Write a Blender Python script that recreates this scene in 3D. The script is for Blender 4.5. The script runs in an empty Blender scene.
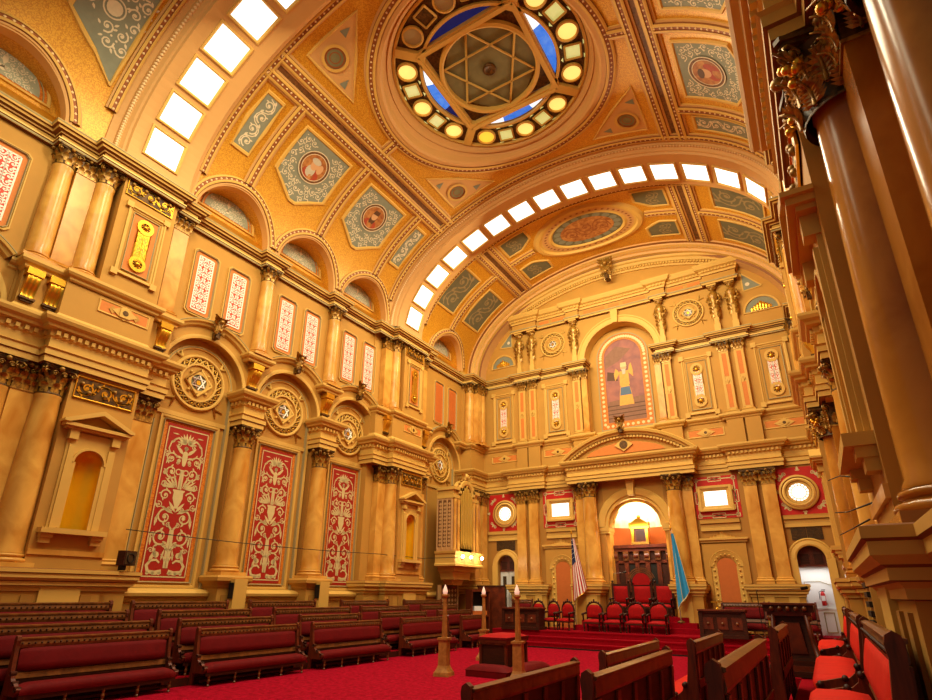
import bpy, random
from math import *
from mathutils import Vector, Matrix
random.seed(7)
COL = bpy.context.scene.collection
PI = pi

class MB:
    """collects verts and faces; T maps the builder's own (a, b, c) to object space"""
    def __init__(s, T=None):
        s.v = []; s.f = []; s.mi = []; s.sm = []; s.mats = []
        s.T = T or (lambda a, b, c: (a, b, c)); s.od = 1 if T else -1      # which way along b is out of the wall
    def m(s, mat):
        if mat not in s.mats: s.mats.append(mat)
        return s.mats.index(mat)
    def add(s, vs, fs, mat, smooth=False):
        o = len(s.v); k = s.m(mat)
        s.v += [s.T(*p) for p in vs]
        for f in fs:
            s.f.append(tuple(o + i for i in f)); s.mi.append(k); s.sm.append(smooth)
    def add_shared(s, vs, fs, mat, smooth=False):
        if vs is not None: s._o = len(s.v); s.v += [s.T(*p) for p in vs]
        k = s.m(mat)
        for f in fs: s.f.append(tuple(s._o + i for i in f)); s.mi.append(k); s.sm.append(smooth)
    def box(s, x0, x1, y0, y1, z0, z1, mat):
        vs = [(x, y, z) for z in (z0, z1) for y in (y0, y1) for x in (x0, x1)]
        s.add(vs, [(0, 2, 3, 1), (4, 5, 7, 6), (0, 1, 5, 4), (2, 6, 7, 3), (0, 4, 6, 2), (1, 3, 7, 5)], mat)
    def taper(s, cx, cy, z0, z1, ax, ay, bx, by, mat):
        vs = [(cx + i * ax, cy + j * ay, z0) for j in (-1, 1) for i in (-1, 1)] + [(cx + i * bx, cy + j * by, z1) for j in (-1, 1) for i in (-1, 1)]
        s.add(vs, [(0, 2, 3, 1), (4, 5, 7, 6), (0, 1, 5, 4), (2, 6, 7, 3), (0, 4, 6, 2), (1, 3, 7, 5)], mat)
    def prism(s, poly, y0, y1, mat, hole=None):
        """polygon in (a, c) extruded along b"""
        n = len(poly)
        vs = [(a, y0, c) for a, c in poly] + [(a, y1, c) for a, c in poly]
        fs = [tuple(range(n)), tuple(range(2 * n - 1, n - 1, -1))]
        fs += [(i, (i + 1) % n, n + (i + 1) % n, n + i) for i in range(n)]
        s.add(vs, fs, mat)
    def lathe(s, prof, mat, cx=0, cy=0, n=20, a0=0, a1=2 * PI, smooth='c'):
        """profile of (r, z) turned about the vertical through (cx, cy)"""
        full = abs(a1 - a0 - 2 * PI) < 1e-6
        k = n if full else n + 1
        ang = [a0 + (a1 - a0) * i / n for i in range(k)]
        ring = lambda r, z: [(cx + r * cos(t), cy + r * sin(t), z) for t in ang]
        if smooth == 'b':
            vs = []; fs = []
            for r, z in prof: vs += ring(r, z)
            for j in range(len(prof) - 1):
                for i in range(n):
                    a = j * k + i; b = j * k + (i + 1) % k
                    fs.append((a, b, b + k, a + k))
            s.add(vs, fs, mat, True)
        else:
            for (r0, z0), (r1, z1) in zip(prof, prof[1:]):
                s.add(ring(r0, z0) + ring(r1, z1), [(i, (i + 1) % k, k + (i + 1) % k, k + i) for i in range(n)], mat, smooth == 'c')
    def grid(s, fn, nu, nv, mat, smooth=True, closed=False):
        vs = [fn(i / nu, j / nv) for j in range(nv + 1) for i in range(nu + 1)]
        s.add(vs, [(j * (nu + 1) + i, j * (nu + 1) + i + 1, (j + 1) * (nu + 1) + i + 1, (j + 1) * (nu + 1) + i) for j in range(nv) for i in range(nu)], mat, smooth)
    def sweep(s, prof, frames, mat, closed=False, smooth=False, shut=False):
        """profile points (p, q) carried along frames of (point, axis p, axis q); shut closes the profile"""
        n = len(prof)
        vs = []
        for P, A, B in frames:
            for p, q in prof:
                vs.append(tuple(P[i] + A[i] * p + B[i] * q for i in range(3)))
        fs = []; L = len(frames)
        for j in range(L if closed else L - 1):
            k = (j + 1) % L
            for i in range(n if shut else n - 1):
                h = (i + 1) % n
                fs.append((j * n + i, j * n + h, k * n + h, k * n + i))
        if isinstance(mat, list):
            q = n if shut else n - 1
            for i in range(q):
                s.add_shared(vs if i == 0 else None, fs[i::q], mat[i % len(mat)], smooth)
            return
        if shut and not closed:
            fs += [tuple(range(n)), tuple((L - 1) * n + i for i in range(n - 1, -1, -1))]
        s.add(vs, fs, mat, smooth)
    def tube(s, pts, r, mat, n=6, r1=None, cap=True):
        pts = [Vector(p) for p in pts]; fr = []; up = Vector((0, 0, 1)); L = len(pts)
        vs = []
        for i, p in enumerate(pts):
            d = (pts[min(i + 1, L - 1)] - pts[max(i - 1, 0)]).normalized()
            a = d.cross(up)
            if a.length < 1e-3: a = d.cross(Vector((1, 0, 0)))
            a.normalize(); b = a.cross(d)
            rr = r if r1 is None else r + (r1 - r) * i / (L - 1)
            vs += [tuple(p + a * rr * cos(2 * PI * k / n) + b * rr * sin(2 * PI * k / n)) for k in range(n)]
        fs = [(j * n + i, j * n + (i + 1) % n, (j + 1) * n + (i + 1) % n, (j + 1) * n + i) for j in range(L - 1) for i in range(n)]
        if cap: fs += [tuple(range(n)), tuple((L - 1) * n + i for i in range(n))]
        s.add(vs, fs, mat, True)
    def arc(s, prof, cu, cz, r, a0, a1, n, mat, y=0, shut=False, smooth=False):
        """profile of (radial, out) carried round an arc in the (a, c) plane; 'out' goes to -b"""
        fr = []
        for i in range(n + 1):
            t = a0 + (a1 - a0) * i / n
            fr.append(((cu + r * cos(t), y, cz + r * sin(t)), (cos(t), 0, sin(t)), (0, s.od, 0)))
        s.sweep(prof, fr, mat, shut=shut, smooth=smooth)
    def disc(s, cu, cz, r, y, mat, n=24, r0=0, rx=None):
        rx = rx or 1
        if r0 == 0:
            s.add([(cu + r * rx * cos(2 * PI * i / n), y, cz + r * sin(2 * PI * i / n)) for i in range(n)], [tuple(range(n))], mat)
        else:
            vs = [(cu + q * cos(2 * PI * i / n), y, cz + q * sin(2 * PI * i / n)) for q in (r0, r) for i in range(n)]
            s.add(vs, [(i, (i + 1) % n, n + (i + 1) % n, n + i) for i in range(n)], mat)
    def ball(s, x, y, z, r, mat, n=8, k=5, sz=1):
        prof = [(max(1e-4, r * sin(PI * i / k)), z - r * sz * cos(PI * i / k)) for i in range(k + 1)]
        s.lathe(prof, mat, x, y, n, smooth='b')
    def mesh(s, name):
        me = bpy.data.meshes.new(name)
        me.from_pydata(s.v, [], s.f)
        for mt in s.mats: me.materials.append(mt)
        me.polygons.foreach_set('material_index', s.mi)
        me.polygons.foreach_set('use_smooth', s.sm)
        me.update()
        return me

def link(name, data, parent=None, loc=(0, 0, 0), rz=0, scale=None):
    o = bpy.data.objects.new(name, data); COL.objects.link(o)
    if parent is not None: o.parent = parent
    o.location = loc; o.rotation_euler = (0, 0, rz)
    if scale is not None: o.scale = scale if isinstance(scale, tuple) else (scale,) * 3
    return o
def tag(o, label, cat, group=None, kind=None):
    o['label'] = label; o['category'] = cat
    if group: o['group'] = group
    if kind: o['kind'] = kind
    return o
def one(name, mb, label, cat, loc=(0, 0, 0), rz=0, group=None, kind=None, scale=None):
    """a thing that is a single mesh (mb may be an MB or a ready mesh)"""
    me = mb.mesh(name) if isinstance(mb, MB) else mb
    return tag(link(name, me, None, loc, rz, scale), label, cat, group, kind)
def struct(name, mb, label, cat, loc=(0, 0, 0), rz=0):
    return one(name, mb, label, cat, loc, rz, None, 'structure')
class Proto:
    """a thing's parts: list of (name, mesh, offset, sub-parts)"""
    def __init__(s): s.parts = []
    def part(s, name, mb, sub=None, label=None):
        me = mb.mesh(name) if isinstance(mb, MB) else mb
        p = [name, me, sub if sub is not None else [], label]; s.parts.append(p); return p
    def sub(s, p, name, mb):
        p[2].append((name, mb.mesh(name) if isinstance(mb, MB) else mb))
    def put(s, name, label, cat, loc=(0, 0, 0), rz=0, group=None, scale=None, skip=()):
        r = tag(link(name, None, None, loc, rz, scale), label, cat, group)
        r.empty_display_size = .1
        for n, me, subs, lb in s.parts:
            if n in skip: continue
            c = link(n, me, r)
            if lb: c['label'] = lb
            for n2, me2 in subs: link(n2, me2, c)
        return r
def W(a, b, c): return (a, -b, c)        # wall-local: along, out from the wall, up
def plan_sweep(mb, path, prof, mat, closed=False):
    """moulding: profile of (outward, z) along a plan path; outward is to the left of travel"""
    n = len(path); offs = []
    for i in range(n):
        a = path[i - 1] if (i > 0 or closed) else None
        b = path[i]; c = path[(i + 1) % n] if (i < n - 1 or closed) else None
        ns = []
        for p, q in ((a, b), (b, c)):
            if p is None or q is None: continue
            d = Vector((q[0] - p[0], q[1] - p[1])); L = d.length
            if L < 1e-6: continue
            ns.append(Vector((-d.y / L, d.x / L)))
        if len(ns) == 1: mv = ns[0]
        else:
            mv = ns[0] + ns[1]; mv = mv / max(.25, (1 + ns[0].dot(ns[1])))
        offs.append(mv)
    fr = [((p[0], p[1], 0), (o.x, o.y, 0), (0, 0, 1)) for p, o in zip(path, offs)]
    mb.sweep(prof, fr, mat, closed=closed)
def polym(prof):
    """polychrome of a moulding: umber lines that also paint shade into soffits, thin gold fillets, cream faces"""
    out = []
    for (p0, z0), (p1, z1) in zip(prof, prof[1:]):
        dz, dp = abs(z1 - z0), abs(p1 - p0)
        out.append(umber if dz < .03 and dp > .015 else (goldline if dz < .055 and dp < .03 else (trimc if dz < .25 else wallc)))
    return out
def dentils(mb, path, d, z0, z1, mat, step=.16, w=.09, out=.08):
    for p, q in zip(path, path[1:]):
        v = Vector((q[0] - p[0], q[1] - p[1])); L = v.length
        if L < .3: continue
        v /= L; nn = Vector((-v.y, v.x)); k = int(L / step)
        for i in range(k):
            t = (i + .5) * L / k
            c = Vector(p) + v * t
            a = c - v * w / 2 + nn * d; b = c + v * w / 2 + nn * d; e = b + nn * out; f = a + nn * out
            vs = [(g.x, g.y, z) for z in (z0, z1) for g in (a, b, e, f)]
            mb.add(vs, [(0, 1, 2, 3), (0, 3, 7, 4), (3, 2, 6, 7), (2, 1, 5, 6)], mat)
def arcpts(cu, cz, r, a0, a1, n):
    return [(cu + r * cos(a0 + (a1 - a0) * i / n), cz + r * sin(a0 + (a1 - a0) * i / n)) for i in range(n + 1)]
def mat(name, col, rough=.6, metal=0, var=0, scale=3, col2=None, bump=0, bscale=20, spec=.3, emit=None, es=0, kind='noise', detail=4, stretch=None):
    m = bpy.data.materials.new(name); m.use_nodes = True
    nt = m.node_tree; N = nt.nodes; L = nt.links
    b = N['Principled BSDF']
    b.inputs['Roughness'].default_value = rough; b.inputs['Metallic'].default_value = metal
    b.inputs['Specular IOR Level'].default_value = spec
    b.inputs['Base Color'].default_value = (*col, 1)
    tc = N.new('ShaderNodeTexCoord'); src = tc.outputs['Object']
    if stretch:
        mp = N.new('ShaderNodeMapping'); mp.inputs['Scale'].default_value = stretch
        L.new(src, mp.inputs['Vector']); src = mp.outputs['Vector']
    if col2 or var:
        if col2 is None: col2 = tuple(c * (1 - var) for c in col)
        if kind == 'noise':
            t = N.new('ShaderNodeTexNoise'); t.inputs['Scale'].default_value = scale; t.inputs['Detail'].default_value = detail
            t.inputs['Distortion'].default_value = .6; out = t.outputs['Fac']
        elif kind == 'voronoi':
            t = N.new('ShaderNodeTexVoronoi'); t.inputs['Scale'].default_value = scale
            sp = N.new('ShaderNodeSeparateColor'); L.new(t.outputs['Color'], sp.inputs['Color']); out = sp.outputs[0]
        elif kind == 'wave':
            t = N.new('ShaderNodeTexWave'); t.inputs['Scale'].default_value = scale; t.inputs['Distortion'].default_value = 9
            t.inputs['Detail'].default_value = 3; t.inputs['Detail Scale'].default_value = 1.3; out = t.outputs['Fac']
        L.new(src, t.inputs['Vector'])
        r = N.new('ShaderNodeValToRGB'); r.color_ramp.elements[0].position = .3; r.color_ramp.elements[1].position = .7
        r.color_ramp.elements[0].color = (*col2, 1); r.color_ramp.elements[1].color = (*col, 1)
        L.new(out, r.inputs['Fac']); L.new(r.outputs['Color'], b.inputs['Base Color'])
    if bump:
        t2 = N.new('ShaderNodeTexNoise'); t2.inputs['Scale'].default_value = bscale; t2.inputs['Detail'].default_value = 3
        L.new(src, t2.inputs['Vector'])
        bp = N.new('ShaderNodeBump'); bp.inputs['Strength'].default_value = bump; bp.inputs['Distance'].default_value = .02
        L.new(t2.outputs['Fac'], bp.inputs['Height']); L.new(bp.outputs['Normal'], b.inputs['Normal'])
    if emit:
        b.inputs['Emission Color'].default_value = (*emit, 1); b.inputs['Emission Strength'].default_value = es
    return m
def S(r, g, b):
    f = lambda c: ((c / 255 + .055) / 1.055) ** 2.4 if c > 10 else c / 255 / 12.92
    return (f(r), f(g), f(b))
wallc = mat('ochre_paint', S(190, 138, 58), .7, var=.08, scale=1.5)
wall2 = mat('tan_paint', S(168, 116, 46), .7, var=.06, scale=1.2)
trimc = mat('cream_trim', S(212, 166, 80), .6, var=.06, scale=2)
umber = mat('umber_shade_paint', S(138, 84, 36), .65, var=.08, scale=3); goldline = mat('gold_fillet', S(238, 194, 104), .5)  # umber: brown moulding lines, and shade painted into soffits and recesses
vaultc = mat('peach_vault_paint', S(208, 156, 92), .65, var=.05, scale=1)
beadc = mat('russet_band', S(150, 84, 42), .6, var=.1, scale=4)
dotc = mat('cream_bead', S(232, 196, 140), .5)
line = mat('grey_line', S(164, 146, 100), .6)
mosaic = mat('gold_mosaic', S(218, 160, 44), .45, kind='voronoi', scale=40, col2=S(194, 128, 26), metal=.2, spec=.5)
marble = mat('siena_marble', S(226, 172, 82), .28, scale=1.6, col2=S(186, 118, 38), detail=9, spec=.3, stretch=(1, 1, .8))
marble2 = mat('amber_marble', S(200, 136, 54), .2, scale=1.3, col2=S(150, 86, 22), detail=10, spec=.35, stretch=(1, 1, .8))
gilt = mat('gilded_bronze', S(196, 144, 52), .38, metal=.35, col2=S(104, 64, 18), scale=14, spec=.5)
giltd = mat('dark_bronze', S(112, 74, 26), .45, metal=.2, col2=S(50, 30, 8), scale=12)
gold = mat('bright_gold', S(228, 170, 50), .28, metal=.8, var=.12, scale=6)
goldleaf = mat('gold_leaf_niche', S(240, 176, 20), .3, metal=.25, var=.12, scale=2)
faint = mat('faint_ornament', S(150, 130, 90), .6)
orange = mat('orange_ground', S(210, 122, 50), .65, var=.08, scale=9)
orangeb = mat('orange_gold_border', S(216, 128, 34), .55, kind='voronoi', scale=30, col2=S(192, 98, 20))
lunetteg = mat('lit_sage_ground', S(160, 160, 134), .6, var=.1, scale=6)  # sage lightened to stand in for light missing in the deep lunettes
redp = mat('red_painted_ground', S(164, 30, 14), .6, var=.1, scale=5)
orn = mat('parchment_ornament', S(212, 190, 134), .6, var=.12, scale=8)
greyg = mat('sage_ground', S(134, 134, 112), .65, var=.12, scale=5)
greyd = mat('dark_sage_ground', S(112, 106, 78), .65, var=.15, scale=4)
paleorn = mat('pale_ornament', S(222, 204, 168), .6, var=.1, scale=6)
whiteg = mat('white_tracery', S(246, 230, 214), .5)
redg = mat('vermilion_ground', S(214, 66, 38), .55, var=.1, scale=9)
olive = mat('olive_stone', S(126, 118, 78), .7, var=.2, scale=3)
portrait = mat('fresco_amber', S(196, 134, 70), .6, scale=5, col2=S(140, 74, 34), detail=6)
flesh = mat('fresco_flesh', S(206, 156, 110), .6)
frobe = mat('fresco_robe', S(176, 70, 40), .6, var=.25, scale=9)
fbeard = mat('fresco_beard', S(196, 184, 160), .6, var=.15, scale=9)
fdark = mat('fresco_dark', S(92, 58, 34), .6)
darkw = mat('dark_walnut', S(72, 30, 14), .5, col2=S(40, 15, 7), scale=5, stretch=(1, 8, 8), spec=.25)
warmw = mat('mahogany', S(112, 44, 18), .42, col2=S(70, 24, 9), scale=4, stretch=(1, 6, 1), spec=.4)
railw = mat('rubbed_rail_wood', S(128, 74, 32), .32, col2=S(80, 40, 16), scale=6, spec=.45)
velvet = mat('dark_red_velvet', S(104, 6, 10), .75, var=.22, scale=5, bump=.15, bscale=14, spec=.15)
velvet2 = mat('bright_red_velvet', S(206, 30, 14), .75, var=.14, scale=4, bump=.15, bscale=10, spec=.15)
velvet3 = mat('crimson_velvet', S(164, 14, 18), .75, var=.2, scale=5, bump=.15, bscale=14, spec=.15)
carpet = mat('red_carpet', S(168, 12, 42), .95, col2=S(120, 4, 20), scale=9, bump=.5, bscale=60, spec=.05)
stepr = mat('red_stair_carpet', S(148, 8, 26), .95, var=.2, scale=12, bump=.4, bscale=60, spec=.05)
black = mat('black_paint', S(28, 24, 20), .5)
vent = mat('dark_grille', S(62, 42, 20), .5)
steel = mat('steel', S(170, 170, 165), .3, metal=.9)
whitep = mat('white_paint', S(232, 230, 226), .6)
silver = mat('silver_grey_door', S(200, 198, 194), .4)
panelo = mat('apricot_panel', S(196, 104, 44), .6, var=.08, scale=6)
redwall = mat('crimson_wall', S(188, 30, 22), .6, var=.08, scale=6)
candlew = mat('gilded_oak', S(184, 126, 60), .38, col2=S(140, 86, 34), scale=7, spec=.45)
pipe = mat('organ_pipe_gold', S(196, 152, 62), .35, metal=.3)
lattice = mat('fretwork_buff', S(196, 150, 98), .6)
strapc = mat('brown_strapwork', S(128, 80, 38), .6, col2=S(84, 50, 22), scale=9, detail=6)
latdark = mat('fretwork_back', S(110, 70, 36), .7)
blueflag = mat('blue_cloth', S(56, 156, 210), .7, var=.1, scale=6)
fred = mat('flag_red', S(178, 26, 32), .7); fwhite = mat('flag_white', S(236, 230, 222), .7); fblue = mat('flag_navy', S(26, 36, 84), .7)
purple = mat('mural_plum_sky', S(170, 104, 88), .6, scale=2.0, col2=S(132, 84, 80), detail=5)
mural_g = mat('mural_floor', S(142, 98, 74), .6, var=.2, scale=5)
mural_r = mat('mural_gold_robe', S(226, 160, 70), .6, var=.15, scale=12)
mural_b = mat('mural_blue_skirt', S(86, 106, 130), .6, var=.1, scale=10)
extred = mat('extinguisher_red', S(176, 26, 22), .35)
def lightpane(name, col, es, scale=9):
    m = mat(name, (.8, .8, .75), .5, emit=col, es=es)
    nt = m.node_tree; N = nt.nodes; L = nt.links
    tc = N.new('ShaderNodeTexCoord'); t = N.new('ShaderNodeTexVoronoi'); t.feature = 'DISTANCE_TO_EDGE'; t.inputs['Scale'].default_value = scale
    L.new(tc.outputs['Object'], t.inputs['Vector'])
    mr = N.new('ShaderNodeMapRange'); mr.inputs[1].default_value = 0; mr.inputs[2].default_value = .08; mr.inputs[3].default_value = es * .72; mr.inputs[4].default_value = es
    L.new(t.outputs['Distance'], mr.inputs[0]); L.new(mr.outputs[0], N['Principled BSDF'].inputs['Emission Strength'])
    return m
pane = lightpane('lit_opal_glass', (1, .94, .8), 2.4)
panew = lightpane('window_daylight_glass', (1, .95, .8), 1.9, 16)
paney = mat('lit_yellow_roundel', S(230, 215, 130), .4, emit=S(250, 222, 120), es=1.0)
paneyg = mat('lit_gold_roundel', S(230, 200, 80), .4, emit=S(240, 200, 60), es=.9)
paned = mat('unlit_roundel', S(170, 150, 110), .4)
paneb = mat('blue_glass', S(30, 90, 190), .3, kind='noise', scale=3, col2=S(120, 180, 240), emit=S(40, 110, 215), es=1.0)
panebd = mat('deep_blue_glass', S(28, 40, 110), .3, var=.3, scale=2, emit=S(24, 36, 110), es=.4)
panewb = mat('pale_glass', S(220, 232, 245), .3, emit=S(220, 235, 250), es=1.3)
paneg = lightpane('green_floral_glass', S(190, 220, 120), .6, 7)
apse = mat('lit_apse_gold', S(250, 240, 214), .5, kind='noise', scale=3, col2=S(244, 214, 150))
flame = mat('lit_flame_glass', S(240, 200, 180), .4, emit=S(255, 205, 180), es=.55)
bulb = mat('lit_bulb', (1, .9, .7), .4, emit=(1, .86, .6), es=40)
class Orn:
    """flat ornament as polygons in (u, v); leaves, scrolls and ribbons"""
    def __init__(s): s.p = []
    def ribbon(s, pts, w0, w1=None):
        w1 = w0 if w1 is None else w1; n = len(pts); L = []; R = []
        for i, (x, y) in enumerate(pts):
            a = pts[max(i - 1, 0)]; b = pts[min(i + 1, n - 1)]
            dx, dy = b[0] - a[0], b[1] - a[1]; q = hypot(dx, dy) or 1
            w = (w0 + (w1 - w0) * i / (n - 1)) / 2
            L.append((x - dy / q * w, y + dx / q * w)); R.append((x + dy / q * w, y - dx / q * w))
        for i in range(n - 1): s.p.append([L[i], R[i], R[i + 1], L[i + 1]])
    def leaf(s, x, y, a, L, w):
        c, d = cos(a), sin(a)
        f = lambda p, q: (x + c * p - d * q, y + d * p + c * q)
        s.p.append([f(0, 0), f(L * .35, -w / 2), f(L * .7, -w * .35), f(L, 0), f(L * .7, w * .35), f(L * .35, w / 2)])
    def disc(s, x, y, r, n=8): s.p.append([(x + r * cos(2 * PI * i / n), y + r * sin(2 * PI * i / n)) for i in range(n)])
    def ring(s, x, y, r, w, n=20, rx=1): s.ribbon([(x + rx * r * cos(2 * PI * i / n), y + r * sin(2 * PI * i / n)) for i in range(n + 1)], w)
    def spiral(s, x, y, a, d, r, w, turns=1.35, n=18, leaves=True):
        """scroll centred on (x, y), entering at angle a"""
        pts = []
        for i in range(n + 1):
            t = i / n; q = r * (1 - .82 * t)
            pts.append((x + q * cos(a + d * 2 * PI * turns * t), y + q * sin(a + d * 2 * PI * turns * t)))
        s.ribbon(pts, w, w * .55); s.disc(x, y, r * .26, 7)
        if leaves:
            for k in (2, 5, 8):
                px, py = pts[k]; b = a + d * 2 * PI * turns * k / n
                s.leaf(px, py, b + d * .9, r * .55, r * .26)
            px, py = pts[n // 2]; s.leaf(px, py, a + d * 2 * PI * turns * .5 + PI, r * .3, r * .18)
    def rect(s, x0, x1, y0, y1, w):
        for a, b in (((x0, y0), (x1, y0)), ((x1, y0), (x1, y1)), ((x1, y1), (x0, y1)), ((x0, y1), (x0, y0))): s.ribbon([a, b], w)
    def mirror(s, k):
        s.p += [[(-x, y) for x, y in q] for q in s.p[k:]]
    def emit(s, mb, mat, fn):
        for q in s.p: mb.add([fn(x, y) for x, y in q], [tuple(range(len(q)))], mat)

def fillscroll(o, inside, x1, y0, y1, r, mirror=True):
    """dense small scrolls over the right half of a mirrored field"""
    k = len(o.p); j = 0; y = y0 + r
    while y < y1 - r * .6:
        x = (r if mirror else -x1) + r * (.05 if j % 2 else .9); i = 0
        while x < x1 - r * .5:
            if inside(x, y):
                d = 1 if (i + j) % 2 else -1
                o.spiral(x, y, PI * .5 * d + j, d, r * .92, r * .26, 1.25, 12, False)
                o.leaf(x + r * .7, y + r * .5 * d, d * .9, r * .8, r * .36); o.leaf(x - r * .8, y - r * .4 * d, PI - d * .7, r * .7, r * .34)
                o.disc(x + r * .95, y - r * .8 * d, r * .17, 6)
            x += r * 2.1; i += 1
        y += r * 1.85; j += 1
    if mirror: o.mirror(k)
def candelabra():
    """the tall grotesque of a red panel, u -.69...69, v 0..4.5"""
    o = Orn(); o.rect(-.66, .66, .06, 4.46, .035); k = len(o.p)
    o.ribbon([(0.02, .3), (.05, .8), (.03, 1.4)], .1, .07)
    # beasts at the foot
    o.ribbon([(.1, .2), (.3, .16), (.5, .2), (.56, .36), (.46, .5), (.3, .52), (.2, .44)], .13, .05)
    o.disc(.34, .66, .09); o.leaf(.34, .56, 1.2, .36, .16 * .7); o.leaf(.52, .42, 1.9, .45, .14 * .7); o.leaf(.18, .5, 1.75, .34, .1 * .7)
    for dx in (.16, .34, .5): o.disc(dx, .15, .05)
    o.ribbon([(.06, .5), (.12, .62), (.2, .68)], .05, .02)
    o.spiral(.32, 1.18, -2.4, 1, .25, .055); o.spiral(.3, 1.75, 2.4, -1, .25, .055)
    o.ribbon([(.03, .8), (.12, .88), (.2, 1.0)], .07, .05); o.ribbon([(.03, 1.4), (.12, 1.5), (.14, 1.6)], .06, .04)
    o.leaf(.56, 1.45, 1.7, .4, .12 * .7); o.leaf(.58, .9, 1.5, .34, .1 * .7); o.leaf(.54, 1.98, .9, .2, .1 * .7)
    o.leaf(0, 1.9, .9, .4, .14 * .7); o.leaf(.05, 1.86, .4, .46, .12 * .7)
    # vase
    o.p.append([(0, 2.02), (.05, 2.02), (.07, 2.1), (.16, 2.32), (.15, 2.5), (.19, 2.54), (.19, 2.58), (0, 2.58)])
    for i in range(5): o.leaf(.08 + .03 * i, 2.62 + .0 * i, 1.2 - .27 * i, .5 - .02 * i, .1 * .7)
    o.ribbon([(0.02, 2.6), (.03, 2.9), (.03, 3.2)], .09, .06)
    o.spiral(.4, 2.38, 2.8, -1, .17, .045); o.spiral(.34, 3.1, -2.5, 1, .21, .05); o.spiral(.48, 2.72, -2.2, 1, .11, .03, leaves=False)
    o.ring(.12, 3.12, .08, .035, 12)
    # winged term
    o.p.append([(0, 3.3), (.05, 3.34), (.09, 3.55), (.07, 3.75), (0, 3.8)])
    o.disc(.0, 3.87, .07); o.leaf(.05, 3.66, .75, .4, .15 * .7); o.leaf(.06, 3.55, .2, .3, .1 * .7); o.disc(.17, 3.46, .06)
    o.spiral(.42, 3.5, 2.9, -1, .18, .045); o.ribbon([(.07, 4.12), (.3, 4.16), (.5, 4.0), (.55, 3.78), (.47, 3.62)], .05, .035)
    for i in range(5): o.leaf(.02, 4.0, 1.45 - .33 * i, .36 - .01 * i, .12 * .7)
    o.leaf(.5, 3.95, 2.2, .26, .1 * .7); o.leaf(.56, 3.3, 1.9, .3, .09 * .7); o.leaf(.3, 4.27, .0, .22, .06 * .7); o.leaf(.57, 2.98, 2.2, .2, .08 * .7)
    o.spiral(.17, .95, 1, 1, .09, .03, leaves=False); o.spiral(.55, 1.2, 2, -1, .09, .03, leaves=False); o.spiral(.52, .78, 0, 1, .08, .028, leaves=False); o.spiral(.14, 1.52, 2, -1, .08, .028, leaves=False)
    o.spiral(.53, 2.08, 1, 1, .1, .03, leaves=False); o.spiral(.22, 2.0, 0, -1, .08, .028, leaves=False); o.spiral(.54, 3.05, 1, 1, .09, .03, leaves=False); o.spiral(.2, 3.4, 1, 1, .07, .025, leaves=False); o.spiral(.58, 3.66, 1, -1, .08, .028, leaves=False); o.spiral(.25, 3.95, 1, 1, .08, .028, leaves=False); o.spiral(.2, 2.75, 2, 1, .07, .025, leaves=False)
    o.mirror(k); return o
def tracery(w, h, n):
    """dense mirrored scrolls of a white pierced panel"""
    o = Orn(); o.rect(-w / 2 + .02, w / 2 - .02, .02, h - .02, .045); k = len(o.p)
    s = (h - .06) / n; r = min(s * .46, w * .23)
    for i in range(n):
        y = .03 + s * (i + .5); d = 1 if i % 2 else -1
        o.spiral(w * .25, y, PI * .9 * d, d, r, .036, 1.2, 12, False)
        o.leaf(w * .25, y + s * .35, .3, w * .2, .07); o.leaf(.0, y, .6 * d, w * .13, .06); o.disc(w * .42, y + s * .05, .03, 6); o.disc(w * .08, y + s * .42, .035, 6)
    o.ribbon([(0, .04), (0, h - .04)], .035)
    o.mirror(k); return o
def rinceau(w, h, r, seed=1):
    """running scroll that fills a strip w long, h high, centred"""
    o = Orn(); n = max(1, round(w / (r * 2.3))); s = w / n
    for i in range(n):
        x = -w / 2 + s * (i + .5); d = 1 if (i + seed) % 2 else -1
        o.spiral(x, d * (h / 2 - r) * .5, PI, d, r, r * .24)
        o.leaf(x + s * .3, -d * h * .3, d * .6, h * .3, h * .13); o.leaf(x - s * .4, -d * h * .32, -d * .3, h * .28, h * .12)
        o.ribbon([(x - s / 2, -d * h * .2), (x - s * .3, -d * h * .34), (x, -d * h * .38), (x + s * .3, -d * h * .25), (x + s / 2, d * h * .2)], r * .18)
    return o
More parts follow.
